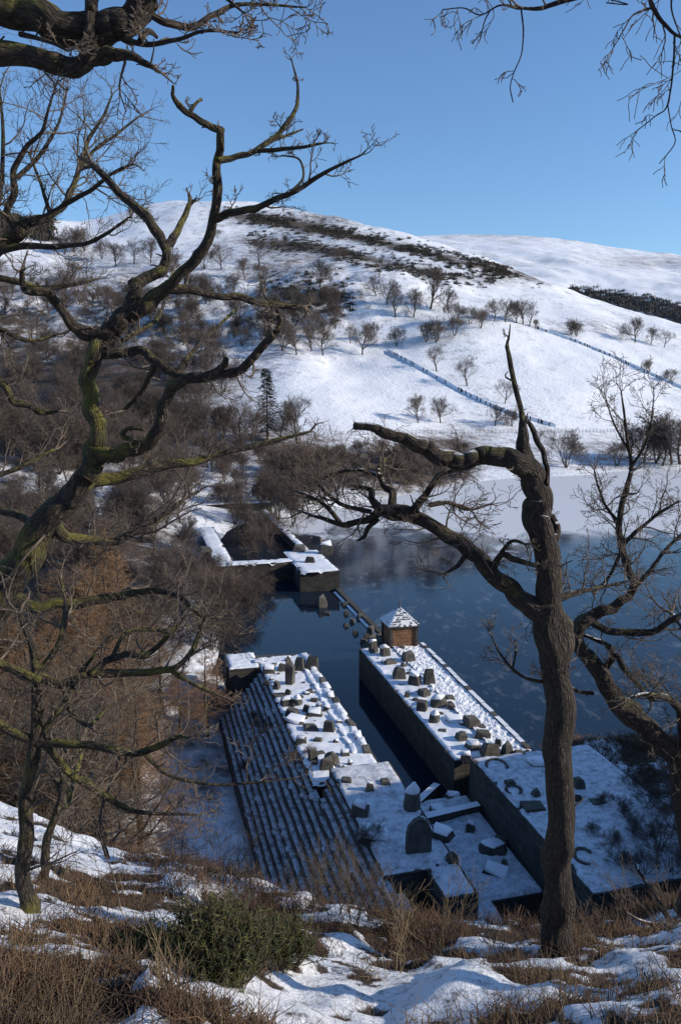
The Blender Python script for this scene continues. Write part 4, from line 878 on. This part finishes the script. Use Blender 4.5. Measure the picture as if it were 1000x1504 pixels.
# left oak
gx_, gy_ = ground_px(-4.6, 8.4)
A = Oak('oak_tree', 'gnarled mossy oak with twisting limbs, leaning in from the left', 5, M_OAK, 8.4, 1.35, .78)
A.limb([(gx_, gy_, 92), (-92, 1200, 74), (-62, 1020, 68), (-22, 925, 64), (20, 838, 60), (58, 775, 54), (92, 738, 48), (122, 708, 44), (136, 680, 40)], 0, .5, .5, 'trunk', sides=16)
A.limb([(136, 684, 40), (142, 655, 34), (143, 630, 30), (134, 595, 30), (129, 562, 30), (138, 528, 32), (150, 500, 36), (172, 480, 34), (190, 462, 32)], .2, .8, .3)
A.limb([(162, 492, 34), (130, 490, 24), (108, 478, 20), (90, 455, 18), (72, 433, 17), (55, 428, 15), (36, 424, 13), (32, 408, 11), (32, 398, 8)], -.5, 1.6, .35)
A.limb([(186, 468, 34), (198, 440, 28), (198, 420, 24), (214, 410, 22), (236, 395, 20), (245, 376, 18), (238, 352, 18), (222, 328, 17), (200, 303, 16), (176, 284, 14), (150, 255, 13), (136, 242, 10)], .5, 1.6, .4)
A.limb([(243, 362, 17), (258, 348, 14), (266, 328, 12), (278, 300, 9)], .4, 1.5, .3)
A.limb([(192, 462, 34), (222, 442, 28), (245, 424, 24), (262, 405, 21), (290, 382, 20), (306, 352, 18), (315, 318, 17), (318, 280, 17), (318, 245, 16), (322, 215, 16), (326, 190, 14)], -.7, .8, .3)
A.limb([(326, 192, 14), (306, 184, 12), (284, 172, 12), (266, 155, 11), (255, 142, 8), (254, 125, 5)], -.4, 1, .2)
A.limb([(278, 166, 9), (290, 150, 6), (296, 146, 7)], .1, 1, .1)
A.limb([(321, 236, 13), (345, 230, 11), (372, 222, 10), (398, 206, 10), (418, 185, 9), (433, 165, 8), (437, 140, 7), (436, 118, 5), (428, 86, 2)], .8, 1.6, .25)
A.limb([(372, 222, 9), (405, 220, 8), (440, 217, 7), (472, 211, 4)], -.5, 1.5, .24)
A.limb([(398, 207, 7), (425, 198, 5), (445, 190, 3)], .3, 2, .2)
A.limb([(318, 322, 15), (340, 312, 13), (372, 306, 12), (410, 291, 11), (440, 276, 10), (470, 258, 8), (498, 243, 6), (530, 228, 3)], -.9, 2.2, .4)
A.limb([(425, 285, 7), (445, 262, 5), (440, 235, 4), (415, 228, 3)], .5, 3, .3)
A.limb([(248, 424, 18), (285, 428, 14), (320, 434, 14), (350, 436, 14), (380, 444, 13), (410, 449, 12), (445, 450, 9)], .7, 1.6, .3)
A.limb([(143, 668, 34), (168, 668, 28), (192, 664, 26), (218, 652, 25), (232, 630, 24), (240, 606, 22), (242, 588, 22), (258, 566, 20), (282, 555, 18), (312, 552, 17), (345, 546, 17), (368, 530, 15), (388, 506, 15), (408, 486, 13), (411, 468, 11), (402, 448, 8), (390, 436, 5)], -1.0, 1.6, .4)
A.limb([(150, 518, 22), (178, 518, 18), (205, 516, 17), (228, 530, 17), (248, 544, 19), (272, 553, 16), (298, 556, 14)], -.5, 1.2, .4)
A.limb([(302, 552, 14), (325, 540, 12), (332, 528, 11)], -.2, 1, .2)
A.limb([(205, 652, 12), (182, 640, 10), (190, 628, 8), (212, 632, 5)], -.2, 1.2, .2)
A.limb([(128, 706, 30), (160, 702, 24), (200, 692, 20), (245, 683, 17), (295, 676, 15), (345, 661, 12), (400, 648, 9), (455, 634, 5)], .9, 1.8, .5)
A.limb([(74, 762, 20), (50, 768, 16), (28, 758, 15), (0, 752, 15), (-40, 748, 14)], .6, 1.8, .8)
A.limb([(74, 758, 26), (95, 786, 22), (120, 790, 18), (160, 796, 16), (200, 780, 14), (235, 762, 11), (270, 735, 7)], 1.3, 3.8, .9)
A.limb([(10, 872, 34), (45, 890, 22), (90, 888, 20), (140, 882, 18), (175, 876, 16), (220, 868, 12), (262, 876, 11), (290, 900, 9), (320, 908, 6)], .6, 4.0, .8)
A.limb([(230, 530, 13), (222, 555, 11), (205, 580, 9), (185, 600, 8)], .3, 2, .4)
A.limb([(262, 545, 9), (290, 510, 8), (320, 480, 6), (345, 455, 4)], .9, 2.5, .45)
A.limb([(180, 500, 9), (230, 470, 8), (245, 430, 5), (255, 395, 4)], 1.4, 2.5, .4)
A.done((-4.6, 8.4, nz1(-4.6, 8.4)))
# second oak: crown against the sky at the left
B = Oak('oak_tree', 'oak with a fine spreading crown of twigs against the sky', 8, M_OAK, 12.5, 1.15, .8)
gx_, gy_ = ground_px(-8.6, 12.5)
B.limb([(gx_, gy_, 60), (-330, 900, 52), (-270, 640, 46), (-180, 480, 40), (-90, 415, 34), (-30, 385, 28), (15, 352, 22), (45, 325, 19)], 0, .6, .8, 'trunk', sides=14)
B.limb([(45, 326, 18), (72, 318, 15), (95, 298, 12), (110, 268, 10), (120, 235, 9), (130, 205, 7), (150, 175, 5), (165, 140, 3)], .8, 4.5, .9)
B.limb([(95, 300, 10), (130, 282, 8), (165, 255, 6), (195, 240, 4)], -.8, 4.5, .8)
B.limb([(110, 262, 7), (140, 220, 6), (172, 196, 5), (205, 170, 3)], .6, 4.5, .7)
B.limb([(25, 340, 14), (12, 310, 12), (22, 280, 12), (22, 250, 11), (40, 215, 9), (62, 192, 7), (72, 160, 5), (85, 120, 3)], -.6, 4.5, .9)
B.limb([(25, 262, 9), (55, 232, 7), (85, 185, 5), (100, 130, 3)], .6, 4.5, .8)
B.limb([(75, 318, 8), (60, 270, 6), (45, 230, 4)], .4, 4, .7)
B.limb([(-10, 372, 15), (40, 362, 12), (85, 362, 10), (130, 356, 8), (165, 338, 6), (192, 318, 3)], -.6, 3.6, .6)
B.limb([(-40, 392, 15), (-15, 330, 13), (0, 280, 10), (5, 200, 7), (0, 130, 4)], .5, 4.5, .9)
B.limb([(-60, 405, 14), (0, 408, 12), (60, 422, 9), (110, 418, 7), (145, 410, 3)], .8, 3, .5)
B.limb([(-200, 520, 16), (-60, 560, 14), (0, 560, 13), (20, 590, 12), (48, 596, 13), (62, 604, 12), (85, 604, 5)], .3, 2.6, .7)
B.limb([(-200, 500, 15), (-40, 470, 12), (40, 500, 8), (90, 490, 4)], .8, 4.2, 1.0)
B.limb([(-220, 560, 16), (-60, 690, 12), (20, 690, 9), (80, 660, 5)], 1.0, 4.2, 1.0)
B.done((-8.6, 12.5, nz1(-8.6, 12.5)))
# third oak: heavy limbs overhead
C = Oak('oak_tree', 'thick mossy oak limbs reaching across the sky overhead', 12, M_OAK, 5.2, 1.35, .92)
gx_, gy_ = ground_px(-4.3, 5.2)
C.limb([(gx_, gy_, 130), (-500, 1000, 110), (-455, 500, 96), (-380, 180, 84), (-270, 60, 70), (-140, 25, 56), (-30, 14, 48), (40, 22, 48), (90, 38, 47), (140, 48, 50), (180, 36, 46), (205, 2, 42), (215, -50, 40), (230, -140, 34)], 0, .35, .5, 'trunk', sides=16)
C.limb([(-380, 180, 60), (-240, 90, 44), (-120, 66, 38), (-30, 72, 34), (40, 82, 33), (90, 96, 31), (118, 94, 28), (140, 84, 26), (165, 80, 22), (190, 82, 15), (212, 92, 11), (226, 100, 6)], -.2, 1.6, .35)
C.limb([(136, 92, 26), (132, 60, 20), (134, 20, 20), (138, -30, 20)], .1, .6, .3)
C.limb([(185, 40, 24), (215, 22, 12), (245, 34, 11), (285, 38, 10), (312, 22, 9), (345, 8, 7), (385, 6, 5), (436, 10, 3)], .5, 5, .32)
C.limb([(170, 48, 14), (190, 60, 9), (225, 66, 8), (262, 58, 7), (300, 46, 5), (350, 48, 3)], -.4, 5, .3)
C.limb([(205, 60, 8), (218, 45, 9), (232, 56, 5)], .1, 4, .15)
C.limb([(30, 50, 8), (70, 60, 6), (100, 75, 4)], -.3, 4, .25)
C.limb([(215, -40, 12), (270, -30, 9), (320, -10, 6), (360, 20, 3)], -.3, 5, .3)
C.done((-4.3, 5.2, nz1(-4.3, 5.2)))
# right oak: broken-topped trunk
pb = nhit(818, 1392)
D = Oak('oak_tree', 'upright oak trunk with a snapped top and long bent arm over the lake', 15, M_OAKR, pb.y, 2.0)
D.limb([(818, 1408, 62), (818, 1370, 50), (820, 1300, 44), (822, 1200, 46), (821, 1100, 48), (816, 1010, 47), (813, 945, 50), (806, 890, 42), (808, 840, 40), (802, 795, 38), (788, 765, 40), (791, 728, 40), (782, 698, 42), (765, 680, 38), (740, 670, 32), (712, 671, 28), (680, 673, 27), (648, 670, 28), (620, 660, 25), (590, 644, 20), (555, 630, 16), (518, 623, 13)], -.3, .5, .35, 'trunk', sides=18)
D.limb([(775, 690, 34), (770, 660, 24), (768, 630, 15), (768, 606, 5)], .1, .6, .2)
D.limb([(768, 650, 13), (765, 610, 10), (758, 575, 9), (750, 540, 9), (745, 512, 7), (747, 495, 4), (749, 476, 1.5)], .3, .3, .1)
D.limb([(772, 615, 6), (785, 635, 9), (797, 662, 9), (804, 685, 9), (803, 712, 7)], -.2, .3, .1)
D.limb([(806, 800, 20), (816, 785, 16), (815, 768, 12), (806, 752, 8)], .2, .4, .2)
D.limb([(806, 900, 40), (775, 888, 34), (745, 866, 29), (722, 842, 27), (704, 820, 26), (680, 800, 24), (650, 780, 24), (620, 764, 23), (592, 754, 24), (572, 750, 24), (552, 758, 13), (528, 767, 11), (500, 770, 9), (470, 760, 7), (445, 752, 4)], 1.2, 2.6, .55)
D.limb([(576, 745, 15), (574, 725, 12), (562, 710, 11), (556, 692, 9), (566, 672, 5)], .4, 4, .5)
D.limb([(604, 752, 14), (618, 738, 13), (628, 722, 11), (640, 702, 9), (652, 694, 8), (672, 690, 5)], -.4, 4, .55)
D.limb([(630, 742, 9), (656, 738, 8), (690, 748, 5), (720, 740, 3)], .5, 4, .5)
D.limb([(560, 748, 14), (548, 735, 11), (545, 720, 10), (530, 716, 7)], .3, 3.5, .4)
D.limb([(556, 762, 9), (540, 776, 8), (532, 790, 6), (524, 794, 3)], -.2, 1.5, .2)
D.limb([(500, 768, 8), (480, 745, 7), (455, 728, 6), (430, 720, 3)], .4, 5, .6)
D.limb([(545, 752, 8), (500, 740, 7), (470, 715, 5), (455, 690, 3)], .8, 5, .6)
D.limb([(560, 700, 8), (520, 690, 6), (480, 700, 4)], .5, 5, .6)
D.limb([(722, 838, 12), (735, 815, 10), (752, 820, 10), (775, 828, 8), (795, 832, 7)], -.4, 2.5, .35)
D.limb([(735, 812, 7), (752, 795, 6), (768, 798, 4)], -.2, 3, .3)
D.limb([(690, 806, 9), (672, 830, 7), (650, 845, 4)], -.3, 2, .4)
D.limb([(812, 880, 14), (850, 870, 9), (885, 862, 6), (930, 852, 3)], .5, 4.5, .6)
D.limb([(815, 1000, 9), (780, 998, 7), (755, 985, 5), (735, 962, 4), (722, 935, 2.5)], .3, 2.6, .4)
D.limb([(752, 984, 4), (757, 955, 4), (756, 940, 2.5)], .2, 1.5, .2)
D.done((pb.x, pb.y, pb.z))
# fourth oak: leaning in from the right edge
gx_, gy_ = ground_px(4.95, 10.4)
E_ = Oak('oak_tree', 'leaning oak at the right whose limb bends up into a slender crown', 19, M_OAKR, 10.4, 1.7)
E_.limb([(gx_, gy_+20, 56), (1022, 1300, 46), (1014, 1200, 42), (1000, 1118, 40), (965, 1080, 36), (930, 1055, 34), (905, 1028, 30), (882, 995, 28), (862, 965, 24), (846, 940, 22), (854, 918, 20), (872, 900, 19), (900, 892, 16), (922, 876, 14), (930, 856, 13), (920, 832, 12), (912, 805, 11), (907, 770, 10), (914, 735, 9), (924, 705, 8), (927, 680, 7), (920, 645, 5), (916, 610, 4), (912, 575, 2)], .3, 2.0, .55, 'trunk', sides=16)
E_.limb([(866, 912, 13), (890, 926, 12), (925, 928, 12), (958, 928, 11), (985, 912, 9), (1020, 890, 8)], -.4, 2.5, .5)
E_.limb([(926, 868, 9), (955, 838, 7), (975, 810, 6), (1000, 785, 5), (1020, 770, 4)], .4, 5, .6)
E_.limb([(914, 800, 7), (940, 775, 6), (965, 755, 5), (990, 740, 3)], -.4, 6, .55)
E_.limb([(910, 770, 6), (890, 745, 5), (880, 720, 4), (872, 690, 2.5)], .4, 6, .5)
E_.limb([(924, 690, 5), (945, 655, 4), (955, 620, 3), (960, 580, 2)], -.3, 6, .5)
E_.limb([(922, 660, 4), (900, 620, 3), (888, 580, 2)], .3, 6, .4)
E_.limb([(912, 810, 6), (892, 850, 5), (870, 870, 3)], .4, 5, .5)
E_.limb([(890, 980, 10), (905, 965, 10), (918, 985, 9), (940, 1010, 8), (955, 1030, 6)], -.6, 2.4, .4)
E_.limb([(904, 968, 9), (892, 948, 8), (870, 938, 6), (850, 930, 5)], .3, 3, .4)
E_.limb([(870, 1018, 7), (850, 1016, 7), (838, 1010, 4)], -.3, 1, .15)
E_.limb([(1010, 1120, 22), (1002, 1060, 16), (985, 1030, 12), (955, 1020, 9), (925, 1025, 5)], -.8, 3.5, .5)
E_.limb([(1012, 1100, 22), (1020, 1000, 16), (1010, 940, 10), (985, 900, 6)], 1.2, 5, .9)
E_.done((4.95, 10.4, nz1(4.95, 10.4)))
# small trees at the left
pf = nhit(42, 1340)
Fo = Oak('young_oak', 'slim young oak on the left bank with crooked side branches', 27, M_OAK, pf.y, 1.8)
Fo.limb([(44, 1352, 36), (41, 1325, 28), (36, 1250, 25), (40, 1170, 23), (50, 1100, 20), (56, 1040, 18), (54, 1000, 16), (50, 960, 12), (30, 900, 8)], .2, 1.2, .6, 'trunk', sides=12)
Fo.limb([(50, 1088, 16), (20, 1076, 15), (-5, 1064, 15), (-60, 1030, 14)], -.3, .8, .5)
Fo.limb([(50, 1088, 16), (90, 1092, 14), (140, 1096, 13), (185, 1104, 13), (212, 1104, 12), (238, 1094, 11), (262, 1082, 7), (275, 1083, 4)], -.5, 2.2, .45)
Fo.limb([(212, 1105, 9), (228, 1122, 7), (248, 1138, 6), (280, 1148, 6), (330, 1152, 5), (380, 1149, 4), (430, 1143, 2)], .2, 2.2, .4)
Fo.limb([(58, 1088, 14), (84, 1046, 12), (105, 1018, 10), (122, 985, 8), (140, 960, 5)], .4, 2.5, .6)
Fo.limb([(66, 1092, 14), (96, 1128, 12), (130, 1155, 12), (160, 1172, 11), (190, 1190, 8), (230, 1195, 6), (290, 1196, 3)], .5, 2.8, .5)
Fo.limb([(54, 990, 13), (85, 1005, 15), (120, 994, 15), (165, 990, 13), (215, 988, 12), (250, 983, 11), (276, 966, 9), (290, 935, 7), (302, 905, 4)], .4, 2.6, .6)
Fo.limb([(250, 984, 9), (275, 1000, 7), (305, 1014, 7), (332, 1024, 4)], .2, 1.6, .3)
Fo.limb([(135, 990, 13), (158, 970, 12), (185, 962, 11), (212, 962, 10), (240, 940, 9), (265, 915, 6), (280, 895, 4)], .6, 3, .6)
Fo.limb([(165, 966, 8), (178, 940, 7), (195, 926, 7), (240, 926, 4)], .3, 3, .5)
Fo.limb([(56, 986, 12), (80, 960, 11), (92, 930, 10), (97, 890, 7), (90, 850, 4)], .4, 3, .6)
Fo.limb([(-60, 960, 15), (0, 975, 14), (40, 992, 14), (60, 1000, 14)], 0, 1.5, .5)
Fo.limb([(100, 1040, 8), (130, 1065, 7), (160, 1040, 5), (200, 1015, 3)], .8, 3.5, .6)
Fo.done((pf.x, pf.y, pf.z))
pf = nhit(65, 1292)
G = Oak('young_oak', 'short bent sapling trunk behind the slim young oak', 31, M_OAK, pf.y)
G.limb([(66, 1300, 18), (66, 1270, 14), (72, 1230, 13), (84, 1190, 12), (94, 1150, 11), (90, 1120, 9), (74, 1105, 7)], .2, 1.5, .5, 'trunk', sides=10)
G.limb([(90, 1165, 8), (80, 1140, 7), (66, 1130, 4)], .2, 2, .4); G.limb([(92, 1140, 7), (115, 1110, 5), (140, 1080, 3)], .5, 3.5, .7)
G.done((pf.x, pf.y, pf.z))
pf = nhit(160, 1262)
G2 = Oak('sapling', 'thin forked sapling at the edge of the left bank', 33, M_OAK, pf.y)
G2.limb([(160, 1268, 8), (152, 1240, 7), (146, 1215, 6), (152, 1180, 5), (168, 1140, 4), (175, 1100, 2)], .3, 2.5, .6, 'trunk'); G2.done((pf.x, pf.y, pf.z))
# drooping birch twigs at the upper right, from a tree beside the view
T_ = Oak('birch_tree', 'drooping birch twigs hanging into the sky from a tree outside', 35, M_OAKR, 6.0)
gx_, gy_ = ground_px(4.6, 6.0)
T_.limb([(gx_, gy_, 50), (1500, 900, 44), (1450, 300, 36), (1330, -40, 26), (1180, -110, 20), (1060, -110, 14), (960, -60, 10), (900, -18, 8), (862, -8, 8), (820, 4, 8), (795, 11, 7), (768, 12, 5)], 0, .5, .4, 'trunk', sides=10)
KW = dict(lv=2, up=-.1)
T_.limb([(770, 12, 4), (735, 8, 3), (705, 22, 2.5), (682, 12, 2), (650, 14, 1.5)], .2, 6, .3, **KW)
T_.limb([(765, 13, 3), (768, 45, 2.5), (765, 80, 2), (755, 105, 2), (749, 128, 1.5), (753, 150, 1)], .1, 2.5, .14, **KW)
T_.limb([(720, 14, 2.5), (712, 30, 2), (705, 55, 1.2)], .1, 5, .2, **KW)
T_.limb([(1060, -110, 10), (1000, -60, 8), (955, -10, 7), (962, 18, 7), (978, 38, 6), (998, 54, 5), (1030, 62, 4)], .2, 2.5, .3, **KW)
T_.limb([(990, 52, 4), (989, 85, 3.5), (985, 125, 3), (978, 158, 2.5), (960, 172, 2), (935, 192, 1.2)], .2, 5, .3, **KW)
T_.limb([(980, 155, 2), (985, 185, 1.5), (990, 210, 1.2), (968, 240, .8)], .1, 4, .2, **KW)
T_.limb([(960, 10, 4), (930, 22, 3), (915, 45, 2), (900, 70, 1.2)], -.2, 4, .3, **KW)
T_.limb([(1000, -40, 5), (985, 5, 3), (1000, 60, 2), (1010, 120, 1.5)], .4, 5, .4, **KW)
T_.limb([(830, 0, 3), (850, -10, 2), (920, 6, 1.5), (890, 4, 1)], .2, 2, .2, **KW)
T_.done((4.6, 6.0, nz1(4.6, 6.0)))

# ------------------------------------------------------------ heather, gorse, grass and shrubs of the near bank
def strands(name, mat, base, hgt, lean, rad, per, K=4, rnd_spread=.25, seed=3, curl=.3, kink=.015, tone=None):
    g = np.random.default_rng(seed); N = len(base)*per
    b = np.repeat(base, per, 0)+g.normal(0, 1, (N, 3))*np.array([.06, .06, 0])
    h_ = np.repeat(hgt, per)*g.uniform(.45, 1.15, N); th = g.uniform(0, 2*np.pi, N); ln = np.abs(g.normal(0, lean, N))
    t_ = np.linspace(0, 1, K)[None, :]
    dx = (ln[:, None]*t_+curl*g.normal(0, 1, (N, 1))*t_**2)*h_[:, None]
    ox = np.cos(th)[:, None]*dx+g.normal(0, kink, (N, K))*t_; oy = np.sin(th)[:, None]*dx+g.normal(0, kink, (N, K))*t_; oz = h_[:, None]*(t_-.22*ln[:, None]*t_**2)-.05*(1-t_)
    P_ = b[:, None, :]+np.stack([ox, oy, oz], -1)
    Rr = rad*g.uniform(.7, 1.4, (N, 1))*(1-.7*t_)
    V, Q = tubes(P_, Rr, 3); me = mesh_np(name, V, Q, mat, True)
    rn = np.clip(np.repeat(g.uniform(0, 1, len(base)) if tone is None else tone, per)*(1-rnd_spread)+g.uniform(0, 1, N)*rnd_spread, 0, 1)
    fattr(me, 'rnd', np.repeat(rn, K*3)); return me
def spots(n, ymin=3.2, ymax=16, smin=-.62, smax=.55, th=.35, seed=1):
    g = np.random.default_rng(seed); y = ymin+(ymax-ymin)*g.random(n*3)**1.25; x = y*g.uniform(smin, smax, n*3)
    h = heath(x, y); k = h > th+g.random(n*3)*.5; x, y = x[k][:n], y[k][:n]
    return np.stack([x, y, near(x, y)], -1)
cl = spots(1900, 3.6, 14.5, -.56, .5, th=.3, seed=21); gq = np.random.default_rng(77); nn = gq.integers(2, 7, len(cl)); cr_ = gq.uniform(.06, .22, len(cl))
ci = np.repeat(np.arange(len(cl)), nn); aa = gq.uniform(0, 6.283, len(ci)); rr_ = cr_[ci]*np.sqrt(gq.random(len(ci))); bx_ = cl[ci, 0]+rr_*np.cos(aa); by_ = cl[ci, 1]+rr_*np.sin(aa)
b1 = np.stack([bx_, by_, near(bx_, by_)], -1); hg = (.05+cr_[ci]*.75)*(1-.6*(rr_/cr_[ci])**2)+.03
me = strands('heather', M_BLADE, b1, hg*.9, .85, .005, 5, 3, .45, 3, .5, .022, np.clip(fbm(cl[:, 0]/.7, cl[:, 1]/.6, 3, 63)*2.2-.6, 0, 1)[ci])
tag(mk('heather', me), 'brown winter heather poking through snow on the near bank', 'heather', kind='stuff')
b2 = spots(1500, 3.2, 9, th=.2, seed=9); me = strands('dry_grass', M_STALK, b2, .10+.16*np.random.default_rng(4).random(len(b2)), .7, .0026, 4, 3, .4, 4, .6)
tag(mk('dry_grass', me), 'pale dry grass blades among the heather of the near bank', 'grass', kind='stuff')
# rough brush on the lip of the bank and the shelf by the dam
gq = np.random.default_rng(12); yb = gq.uniform(9, 13, 9000); xb = yb*gq.uniform(-.3, .5, 9000); b3 = np.stack([xb, yb, near(xb, yb)], -1)
ksel = fbm(xb/1.1, yb/1.1, 3, 15) > .46; b3 = b3[ksel][:1700]
me = strands('bank_brush', M_BLADE, b3, .1+.26*gq.random(len(b3))**2, .6, .005, 5, 3, .6, 13, .5, .022); tag(mk('bank_brush', me), 'dark brush along the lip of the near bank', 'brush', kind='stuff')
yb = gq.uniform(36, 51, 9000); xb = gq.uniform(12, 25, 9000); zb_ = near(xb, yb); ksel = (fbm(xb/1.6, yb/1.2, 4, 77) > .45) & (zb_ > .6); U_ = xb*NX.x+yb*NX.y; ksel &= (U_ > 25.4) | (xb*AX.x+yb*AX.y > 39.6)
b4 = np.stack([xb, yb, zb_], -1)[ksel][:1150]; me = strands('shelf_heather', M_BLADE, b4, .25+.45*gq.random(len(b4)), .8, .018, 5, 4, .4, 14, .4, .05, .45+.55*gq.random(len(b4))); tag(mk('shelf_heather', me), 'reddish heather on the snowy shelf beside the broad dam block', 'heather', kind='stuff')

def gorse(px, py, wpx, hpx, label, seed, n=420):
    p = nhit(px, py); s_ = scale_at(p); g = np.random.default_rng(seed); R_ = wpx*s_/2; Hh = hpx*s_*1.05
    a = g.uniform(0, 6.283, n); r_ = R_*np.sqrt(g.random(n))*.75; b = np.stack([r_*np.cos(a), r_*np.sin(a)*.8, -.1+0*r_], -1)
    root = empty('gorse_bush', p); tag(root, label, 'bush')
    P_ = []; Rr = []; sp_ = []
    for k in range(n):
        o_ = b[k]; L = Hh*(1.08-.45*(r_[k]/R_)**2)*g.uniform(.6, 1.1); d = np.array([o_[0]*.7/R_, o_[1]*.7/R_, 1.])+g.normal(0, .22, 3); d /= np.linalg.norm(d)
        t_ = np.linspace(0, 1, 5); pts = o_+np.outer(t_*L, d)+g.normal(0, .012, (5, 3)); P_.append(pts); Rr.append(.006*(1-.6*t_)); 
        for q in range(16):
            f = g.uniform(.25, 1); i = min(int(f*4), 3); c_ = pts[i]+(pts[i+1]-pts[i])*(f*4-i); dd = d*.6+g.normal(0, .7, 3); dd /= np.linalg.norm(dd); l_ = g.uniform(.035, .085); sp_.append([c_, c_+dd*l_*.5, c_+dd*l_])
    mk('stems', tube_mesh('stems', [(np.array(P_), np.array(Rr), 3)], M_TWIG), root)
    V, Q = tubes(np.array(sp_), np.tile(np.array([.005, .0036, .001]), (len(sp_), 1)), 3); me = mesh_np('spines', V, Q, M_GORSE, True); fattr(me, 'rnd', np.repeat(np.clip(g.normal(.45, .25, len(sp_)), 0, 1), 9)); mk('spines', me, root)
gorse(310, 1425, 140, 105, 'large round green gorse bush on the near bank', 41, 520)
gorse(410, 1400, 80, 55, 'small olive gorse bush beside the large green one', 42, 240)
gorse(205, 1400, 50, 40, 'smallest low gorse clump among brown heather', 43, 120)
def shrub(px, py, hpx, n, label, seed, mat=M_TWIG, spread=.35, name='bare_shrub', lv=2, r=.009, nchild=(5, 4)):
    p = nhit(px, py); s_ = scale_at(p); rr = random.Random(seed); out = {}
    for k in range(n): grow((rr.gauss(0, .04), rr.gauss(0, .04), -.08), unit((rr.gauss(0, spread), rr.gauss(0, spread), 1)), hpx*s_*rr.uniform(.7, 1.15), r*rr.uniform(.7, 1.2), 0, lv, rr, out, gn=.14, up=.05, nch=nchild, K=(8, 6, 4), ratio=(.35, .6), ang=(.3, .7), rmin=.002)
    o = mk(name, tube_mesh(name, groups_of(out, [5, 4, 3]), mat)); o.location = p; return tag(o, label, 'shrub')
shrub(640, 1400, 120, 6, 'pale bare shrub with upright forked stems on the bank lip', 51, M_STALK, .3, r=.008)
shrub(585, 1430, 110, 4, 'pale shrub stems curving left above snow mound', 52, M_STALK, .4, r=.006)
shrub(195, 1340, 150, 1, 'thin reddish sapling standing in snow before the bank lip', 53, M_TWIG, .1, r=.01)
shrub(112, 1500, 120, 2, 'tall dry pale stalk in the near heather', 54, M_STALK, .06, 'dry_stalk', 0, .006)
shrub(232, 1470, 110, 5, 'cluster of dry pale stalks beside the gorse bush', 55, M_STALK, .2, 'dry_stalk', 1, .004)
for k, (px, py, h_) in enumerate([(500, 1345, 150), (545, 1355, 130), (455, 1338, 110), (520, 1362, 120), (580, 1372, 90), (330, 1300, 110), (372, 1310, 80)]):
    p = nhit(px, py); s_ = scale_at(p); o = shrub(px, py, h_*.75, 9, 'fine-twigged bare shrub on the bank lip before the dam steps', 60+k, M_TWIG, .4, r=.007, nchild=(6, 5)); o['group'] = 'shrubs before the dam steps'
for k, (px, py, h_) in enumerate([(880, 1385, 70), (940, 1375, 90), (990, 1370, 90), (730, 1392, 60)]):
    o = shrub(px, py, h_, 6, 'dark bare shrub on the bank lip near the oak trunk', 80+k, M_TWIG, .5, r=.006); o['group'] = 'shrubs near the oak trunk'
# fallen snowy branch at the right
p0 = [(990, 1372, 9), (975, 1340, 8), (958, 1310, 7), (940, 1285, 5), (935, 1270, 3)]
S_ = Oak('fallen_branch', 'fallen forked branch lined with snow at the foot of the leaning oak', 90, m_bark('snowy_branch', (.05, .04, .03), (.14, .11, .09), None, 0, .75, 22, .02, True), nhit(985, 1352).y)
S_.root['category'] = 'branch'; S_.limb(p0, .4, 0, .2, 'stem'); S_.limb([(985, 1362, 7), (960, 1358, 6), (935, 1350, 5), (920, 1340, 2)], -.2, 0, .2); S_.limb([(960, 1358, 5), (940, 1368, 4), (925, 1365, 2)], .1, 0, .15); S_.done()
# brush growing on the dam steps
for k, (px, py, h_, z) in enumerate([(385, 1075, 26, 1.2), (375, 1060, 22, 1.0), (455, 1110, 22, 2.4), (430, 1115, 18, 2.3), (360, 1130, 22, -.6), (520, 1275, 40, 1.5), (470, 1290, 40, .4), (540, 1240, 45, 3.4), (900, 1245, 36, 3.7), (930, 1230, 44, 3.6), (870, 1225, 26, 3.7), (950, 1190, 40, 3.7), (985, 1180, 46, 3.7), (915, 1200, 36, 3.7), (965, 1250, 60, 3.7), (985, 1285, 60, 3.7), (910, 1275, 40, 3.7), (945, 1285, 50, 3.7), (890, 1180, 26, 3.7), (990, 1220, 60, 3.7), (925, 1160, 30, 3.6), (595, 1290, 30, 2.5)]):
    p = atz(px, py, z); tree_at(p, h_*scale_at(p), 'bush', 'small twiggy shrub rooted in the dam stonework', 'shrubs in the dam stonework', 'dam_shrub', 'shrub')
